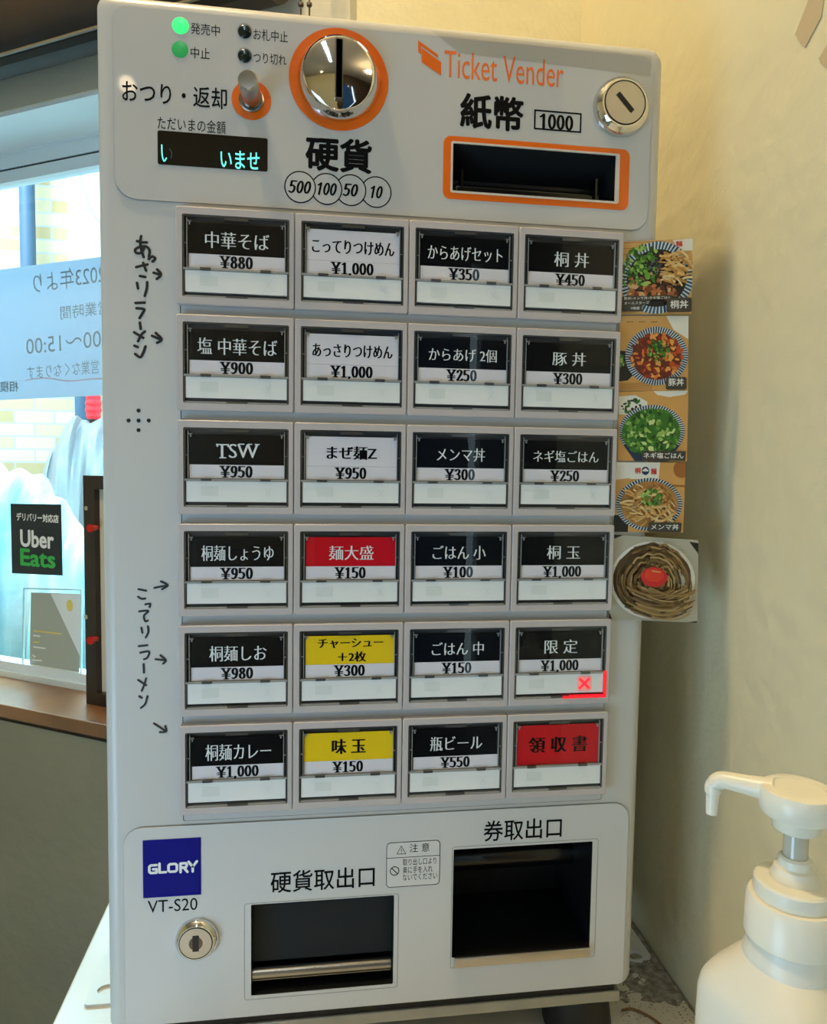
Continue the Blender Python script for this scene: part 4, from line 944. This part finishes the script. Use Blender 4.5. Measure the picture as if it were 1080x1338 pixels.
cd.p(rrect(U(632, 0)[0], U(900, 0)[0], U(0, 930)[1], U(0, 768)[1], 0.03, 4), P_dg); cd.text('桐丼', U(672, 0)[0], U(862, 0)[0], U(0, 888)[1], U(0, 795)[1], P_ink, 'medium')
cd.text('麺', U(718, 0)[0], U(790, 0)[0], U(0, 200)[1], U(0, 138)[1], P_red, 'bold'); cd.done()
# 2: spicy pork bowl
cd = Card('menu_photo', 'photo card of a striped bowl of red spiced pork, second card from the top', [(807.8, 413.5), (896.5, 414), (895.8, 511), (806.5, 511)], 0.001, P_wood2)
U = lambda x, y: ((x - 148) / 732, (870 - y) / 795)
cd.p([U(148, 75), U(610, 75), U(600, 140), U(148, 145)], P_wood)
for x in (225, 350, 480): cd.p([U(x, 132), U(x + 70, 130), U(x + 70, 140), U(x, 143)], P_wood3)
cd.p([U(640, 75), U(880, 75), U(880, 320), U(720, 220)], P_white)
cd.p([U(148, 440), U(230, 450), U(290, 560), U(300, 700), U(240, 760), U(148, 770)], P_dark)
scatter(cd, 14, (U(150, 0)[0], U(210, 0)[0], U(0, 600)[1], U(0, 500)[1], lambda u, v: True), (0.02, 0.04), P_g)
for k in range(6): cd.p([U(148, 790 + 14 * k), U(500, 780 + 14 * k), U(500, 784 + 14 * k), U(148, 796 + 14 * k)], P_wood3)
cd.bowl(*U(545, 500), 0.455, 0.345, P_navy, P_pale, 72, 0.86)
cd.p([(U(545, 505)[0] + 0.36 * math.cos(2 * PI * k / 40), U(545, 505)[1] + 0.31 * math.sin(2 * PI * k / 40)) for k in range(40)], P_kim[4])
scatter(cd, 150, (0.1, 1.0, 0.1, 0.85, ell(*U(535, 510), 0.38, 0.31)), (0.025, 0.06), P_kim, 5)
scatter(cd, 80, (0.2, 0.8, 0.3, 0.75, ell(*U(555, 450), 0.16, 0.15)), (0.014, 0.032), P_g[:2] + [P_g[3], P_g[3], P_g[4]], 5)
cd.p(rrect(U(640, 0)[0], U(860, 0)[0], U(0, 860)[1], U(0, 725)[1], 0.03, 4), P_dg); cd.text('豚丼', U(665, 0)[0], U(828, 0)[0], U(0, 820)[1], U(0, 738)[1], P_ink, 'medium'); cd.done()
# 3: green onion rice
cd = Card('menu_photo', 'photo card of a bowl heaped with chopped green onion, third card from the top', [(806.7, 512), (896.4, 511), (894.5, 603), (805.5, 602)], 0.001, P_wood2)
U = lambda x, y: ((x - 105) / 353, (485 - y) / 365)
cd.p([U(105, 145), U(190, 140), U(250, 175), U(248, 220), U(190, 245), U(105, 240)], P_white); scatter(cd, 22, (0, 0.4, 0.5, 1, ell(*U(175, 195), 0.15, 0.10)), (0.02, 0.05), [P_g[3], P_dark, P_g[0]])
cd.p([U(280, 120), U(458, 120), U(440, 140), U(360, 152), U(300, 140)], P_white)
cd.bowl(*U(275, 330), 0.475, 0.385, P_navy, P_pale, 72, 0.80)
cd.p([U(130, 400), U(420, 400), U(360, 485), U(190, 485)], P_navy); cd.p([(U(272, 335)[0] + 0.42 * math.cos(2 * PI * k / 40), U(272, 335)[1] + 0.34 * math.sin(2 * PI * k / 40)) for k in range(40)], P_g[0])
scatter(cd, 230, (0.05, 0.95, 0.1, 0.8, ell(*U(272, 335), 0.41, 0.335)), (0.02, 0.05), P_g + [P_g[1], P_g[0], P_g[2], P_g[0], P_g[1], P_g[3]], 6)
scatter(cd, 26, (0.05, 0.95, 0.1, 0.8, ell(*U(272, 335), 0.36, 0.28)), (0.025, 0.045), [pm('print_onion_white', (196, 214, 140)), P_g[4]], 7)
cd.p([U(222, 432), U(448, 432), U(446, 482), U(222, 482)], P_dg); cd.text('ネギ塩ごはん', U(232, 0)[0], U(436, 0)[0], U(0, 470)[1], U(0, 440)[1], P_ink, 'medium'); cd.done()
# 4: bamboo shoot bowl
cd = Card('menu_photo', 'photo card of a bowl of shredded bamboo shoots, fourth card from the top', [(803, 604), (893, 604.5), (889.5, 695.5), (799.8, 694.5)], 0.001, P_wood2)
U = lambda x, y: ((x - 88) / 352, (848 - y) / 358)
cd.p([U(88, 490), U(165, 490), U(160, 570), U(88, 580)], P_white); cd.p([U(165, 490), U(310, 490), U(305, 575), U(160, 575)], P_white); cd.p([U(88, 760), U(160, 765), U(160, 848), U(88, 848)], P_dark)
cd.blob(*U(425, 520), 0.14, 0.13, P_wood3, 16, 0.02, rnd); cd.p([U(310, 600), U(440, 605), U(440, 615), U(310, 610)], P_wood3)
cd.blob(*U(237, 533), 0.055, 0.06, P_navy, 20, 0.0, rnd); cd.p([U(222, 530), U(237, 518), U(252, 530), U(252, 536), U(222, 536)], P_white)
cd.text('桐', U(183, 0)[0], U(213, 0)[0], U(0, 548)[1], U(0, 516)[1], P_red, 'bold'); cd.text('麺', U(264, 0)[0], U(294, 0)[0], U(0, 552)[1], U(0, 520)[1], P_red, 'bold')
cd.bowl(*U(262, 705), 0.475, 0.385, P_navy, P_pale, 66, 0.80)
cd.p([(U(262, 705)[0] + 0.41 * math.cos(2 * PI * k / 40), U(262, 705)[1] + 0.33 * math.sin(2 * PI * k / 40)) for k in range(40)], P_men[3])
for k in range(300):
    u, v = rnd.uniform(0.05, 0.95), rnd.uniform(0.05, 0.75)
    if not ell(*U(262, 705), 0.37, 0.29)(u, v): continue
    a = rnd.uniform(-1.3, 0.9); L = rnd.uniform(0.05, 0.10)
    cd.strip([(u - L * math.cos(a), v - L * math.sin(a)), (u + rnd.uniform(-.02, .02), v + rnd.uniform(-.02, .03)), (u + L * math.cos(a), v + L * math.sin(a))], rnd.uniform(0.018, 0.032), rnd.choice(P_men))
scatter(cd, 50, (0.2, 0.8, 0.3, 0.75, ell(*U(262, 668), 0.15, 0.12)), (0.018, 0.04), P_g, 5)
cd.p(rrect(U(252, 0)[0], U(418, 0)[0], U(0, 845)[1], U(0, 795)[1], 0.02, 4), P_dg); cd.text('メンマ丼', U(264, 0)[0], U(405, 0)[0], U(0, 833)[1], U(0, 803)[1], P_ink, 'medium'); cd.done()
# 5: noodles with a red yolk
P_nood = [pm('print_noodle_a', (142, 112, 66)), pm('print_noodle_b', (118, 90, 50)), pm('print_noodle_c', (168, 140, 90)), pm('print_noodle_d', (84, 62, 34))]
cd = Card('menu_photo', 'larger photo card of brown noodles with a red egg yolk, lowest of the cards', [(797.8, 698), (907.5, 705), (906.3, 812), (794, 808)], 0.003, pm('print_plate_grey', (176, 170, 150)))
U = lambda x, y: ((x - 65) / 437, (1300 - y) / 430)
cd.p([U(455, 880), U(502, 885), U(502, 940)], P_dark); cd.p([U(55, 1265), U(80, 1300), U(55, 1300)], P_dark); cd.p([U(500, 1290), U(498, 1310), U(450, 1308)], P_dark); cd.p([U(68, 853), U(120, 858), U(68, 895)], P_dark)
cd.blob(*U(275, 1090), 0.49, 0.46, P_white, 40, 0.0, rnd)
cd.blob(*U(275, 1090), 0.455, 0.43, P_nood[3], 30, 0.02, rnd)
for k in range(150):
    t = rnd.uniform(0, 1); r_ = rnd.uniform(0.08, 0.41); a0 = rnd.uniform(0, 2 * PI); sp = rnd.uniform(0.7, 1.5)
    cu, cv = U(270, 1085)
    cd.strip([(cu + r_ * 1.02 * math.cos(a0 + sp * j / 4), cv + (r_ * 0.97 + 0.02 * math.sin(3 * j + k)) * math.sin(a0 + sp * j / 4) + 0.05 * math.sin(a0 * 2)) for j in range(5)], rnd.uniform(0.012, 0.026), rnd.choice(P_nood))
for k in range(46):
    v0 = rnd.uniform(U(0, 1270)[1], U(0, 1130)[1]); u0 = rnd.uniform(0.12, 0.4)
    cd.strip([(u0, v0 + 0.04), (u0 + 0.2, v0 - 0.03), (u0 + 0.38, v0 - 0.03), (u0 + 0.52, v0 + 0.04)], rnd.uniform(0.014, 0.026), rnd.choice(P_nood))
cd.blob(*U(258, 1067), 0.148, 0.118, P_red, 24, 0.02, rnd, 0); cd.blob(*U(258, 1058), 0.11, 0.08, pm('print_bright_red', (214, 56, 36)), 20, 0.03, rnd, 0); cd.p([U(245, 1033), U(290, 1038), U(288, 1043), U(248, 1040)], P_wood)
cd.done()

# ================================================================== PUMP BOTTLE
M_pump = mat('white_plastic', (240, 234, 214), 0.32, sss=0.1); M_bott = mat('milky_bottle_plastic', (236, 231, 214), 0.35, sss=0.15)
dpt = 0.325; rv = ray(1043, 1030); CX_, CY_ = CP[0] + dpt * rv[0], CP[1] + dpt * rv[1]
Zp = lambda py: F(1043, py, CY_)[1]
mpp = dpt / FPX
pb = thing('pump_bottle', 'white pump dispenser bottle standing at the right front of the table', 'pump bottle', (CX_, CY_, TZ))
cB = (CX_, CY_, 0)
zsh = Zp(1262); zneck = Zp(1228)
bm = NB(); rings = []
hb = 92 * mpp
for z, h, e in ((TZ + 0.0, hb * 0.93, 5), (TZ + 0.004, hb * 0.98, 5), (TZ + 0.012, hb, 5), (zsh - 0.034, hb, 5), (zsh - 0.0185, hb, 4.6), (zsh - 0.0145, hb * 0.985, 4.4), (zsh - 0.0115, hb * 0.955, 4.2), (zsh - 0.006, hb * 0.86, 3.6), (zsh + 0.000, hb * 0.72, 2.8), (zsh + 0.004, hb * 0.62, 2.2), (zsh + 0.0068, 58 * mpp, 2), (zsh + 0.010, 54 * mpp, 2), (zneck + 0.004, 54 * mpp, 2)):
    ring = []
    for k in range(64):
        a = 2 * PI * k / 64; r_ = h / ((abs(math.cos(a)) ** e + abs(math.sin(a)) ** e) ** (1 / e))
        a2 = a + 0.25; ring.append(bm.verts.new((CX_ + r_ * math.cos(a2), CY_ + r_ * math.sin(a2), z)))
    rings.append(ring)
for a, b in zip(rings, rings[1:]):
    for k in range(64): bm.faces.new((a[k], a[(k + 1) % 64], b[(k + 1) % 64], b[k]))
bm.faces.new(rings[0]); bm.faces.new(rings[-1]); obj('bottle', bm, M_bott, pb)
R = lambda px: px * mpp
bm = NB(); z0, z1 = Zp(1224), Zp(1170); lathe(bm, [(R(55), z0), (R(58), z0 + 0.001), (R(57), z1 - 0.002), (R(54), z1), (R(30), z1 + 0.0005)], cB, 'z', 56); obj('collar', bm, M_pump, pb)
bm = NB(); z2 = Zp(1148); lathe(bm, [(R(48), z1), (R(49), z1 + 0.001), (R(48.5), z2 - 0.001), (R(46), z2), (R(30), z2 + 0.0006), (R(28), z2 + 0.003), (R(26), z2 + 0.0038), (R(25), z2 + 0.0058), (R(21), z2 + 0.0066), (R(20), z2 + 0.010), (R(17), z2 + 0.011)], cB, 'z', 48); obj('pump_base', bm, M_pump, pb)
zs0 = z2 + 0.009; zs1 = Zp(1076)
bm = NB(); lathe(bm, [(R(15), zs0), (R(15), zs1)], cB, 'z', 32); obj('stem', bm, mat('clear_stem', (206, 200, 180), 0.15, spec=0.7, sss=0.4), pb)
zh0, zh1 = Zp(1062), Zp(1029)
bm = NB(); lathe(bm, [(R(20), zs1 - 0.003), (R(29), zs1 - 0.002), (R(32), zh0), (R(44), zh0), (R(46.5), zh0 + 0.0015), (R(47), zh1 - 0.003), (R(45), zh1 - 0.0006), (R(42), zh1), (R(33), zh1 + 0.0002), (R(31), zh1 - 0.0006), (0, zh1 - 0.0010)], cB, 'z', 56, cap=False); obj('pump_head', bm, M_pump, pb)
za = (zh0 + zh1) / 2 + 0.0020
e0 = FZ(932, 1016, za)
dr = (Vector((e0[0], e0[1])) - Vector((CX_, CY_)))
L = dr.length; dr.normalize()
P3 = lambda t, z: (CX_ + dr.x * t, CY_ + dr.y * t, z)
bm = NB(); tube(bm, [P3(R(30), za), P3(R(60), za), *[P3(L - 0.0055 + 0.0055 * math.sin(PI / 2 * k / 8), za - 0.0055 + 0.0055 * math.cos(PI / 2 * k / 8)) for k in range(9)], P3(L, za - 0.0070)], [R(16), R(13)] + [R(11.5)] * 9 + [R(11.2)], 20)
tube(bm, [P3(L, za - 0.0060), P3(L + 0.0003, za - 0.0175)], [R(9.4), R(7.6)], 20); obj('spout', bm, M_pump, pb)

# ================================================================== SMALL THINGS
# grey dust on the table between machine and wall
rnd = random.Random(4); bm = NB()
NX, NY = 56, 96; X0, X1, Y0, Y1 = 0.176, XR - 0.0012, 0.028, 0.150; g = []
from mathutils import noise
for j in range(NY + 1):
    row = []
    for i in range(NX + 1):
        x = X0 + (X1 - X0) * i / NX; y = Y0 + (Y1 - Y0) * j / NY
        n = noise.fractal(Vector((x * 75, y * 75, 3.1)), 0.8, 2.1, 5) + 0.25 * noise.noise(Vector((x * 900, y * 900, 0)))
        e = min((y - 0.034) / 0.012, 1.0) + 0.55 * min((x - 0.20) / 0.03, 1.0) - 0.55
        row.append(bm.verts.new((x, y, TZ - 0.0004 + 0.0011 * max(-0.6, 0.55 * n + 0.75 * e) if True else TZ)))
    g.append(row)
for j in range(NY):
    for i in range(NX): bm.faces.new((g[j][i], g[j][i + 1], g[j + 1][i + 1], g[j + 1][i]))
for k in range(260):
    x, y = rnd.uniform(0.185, XR - 0.002), rnd.uniform(0.012, 0.06); s_ = rnd.uniform(0.0003, 0.0009)
    n0 = [bm.verts.new((x + rnd.uniform(-s_, s_) * 1.6, y + rnd.uniform(-s_, s_) * 1.6, TZ + 0.0001 + rnd.uniform(0, s_))) for _ in range(4)]
    for f in ((0, 1, 2), (0, 2, 3), (0, 3, 1), (1, 2, 3)): bm.faces.new([n0[q] for q in f])
tag(obj('dust', bm, mat('grey_dust', (176, 171, 158), 0.95, nscale=160, alt=(118, 112, 100))), 'grey dust and lint lying between the machine and the wall', 'dust', kind='stuff')
bm = NB(); ws = [FZ(x, y, TZ + 0.0015) for x, y in ((812, 1320), (824, 1318), (836, 1322), (848, 1328), (862, 1338), (885, 1356))]
tube(bm, spline([(p[0], p[1], TZ + 0.0014) for p in ws]), 0.0010, 8)
tag(obj('wire', bm, mat('brown_wire', (126, 84, 36), 0.5)), 'thin brown wire lying on the table by the right foot of the machine', 'wire')
# peeling tape on the right wall
M_tape = mat('old_brown_tape', (196, 176, 140), 0.5)
def walltape(pts, label):
    bm = NB(); p = [FX(x, y, XR - 0.0008) for x, y in pts]
    vs = [bm.verts.new((XR - 0.0008, a, b)) for a, b in p]; ws = [bm.verts.new((XR - 0.0001, a, b)) for a, b in p]
    bm.faces.new(vs)
    for k in range(len(vs)): bm.faces.new((vs[k], vs[(k + 1) % len(vs)], ws[(k + 1) % len(ws)], ws[k]))
    tag(obj('tape_strip', bm, M_tape, sm=False), label, 'tape', 'old tape strips on the right wall')
walltape([(1058, -6), (1076, -6), (1072, 22), (1051, 62), (1038, 45)], 'brown tape strip stuck slanting near the top of the right wall')
walltape([(1082, 54), (1069, 77), (1082, 92), (1100, 92), (1100, 40)], 'brown tape piece cut off by the right edge, below the slanting strip')
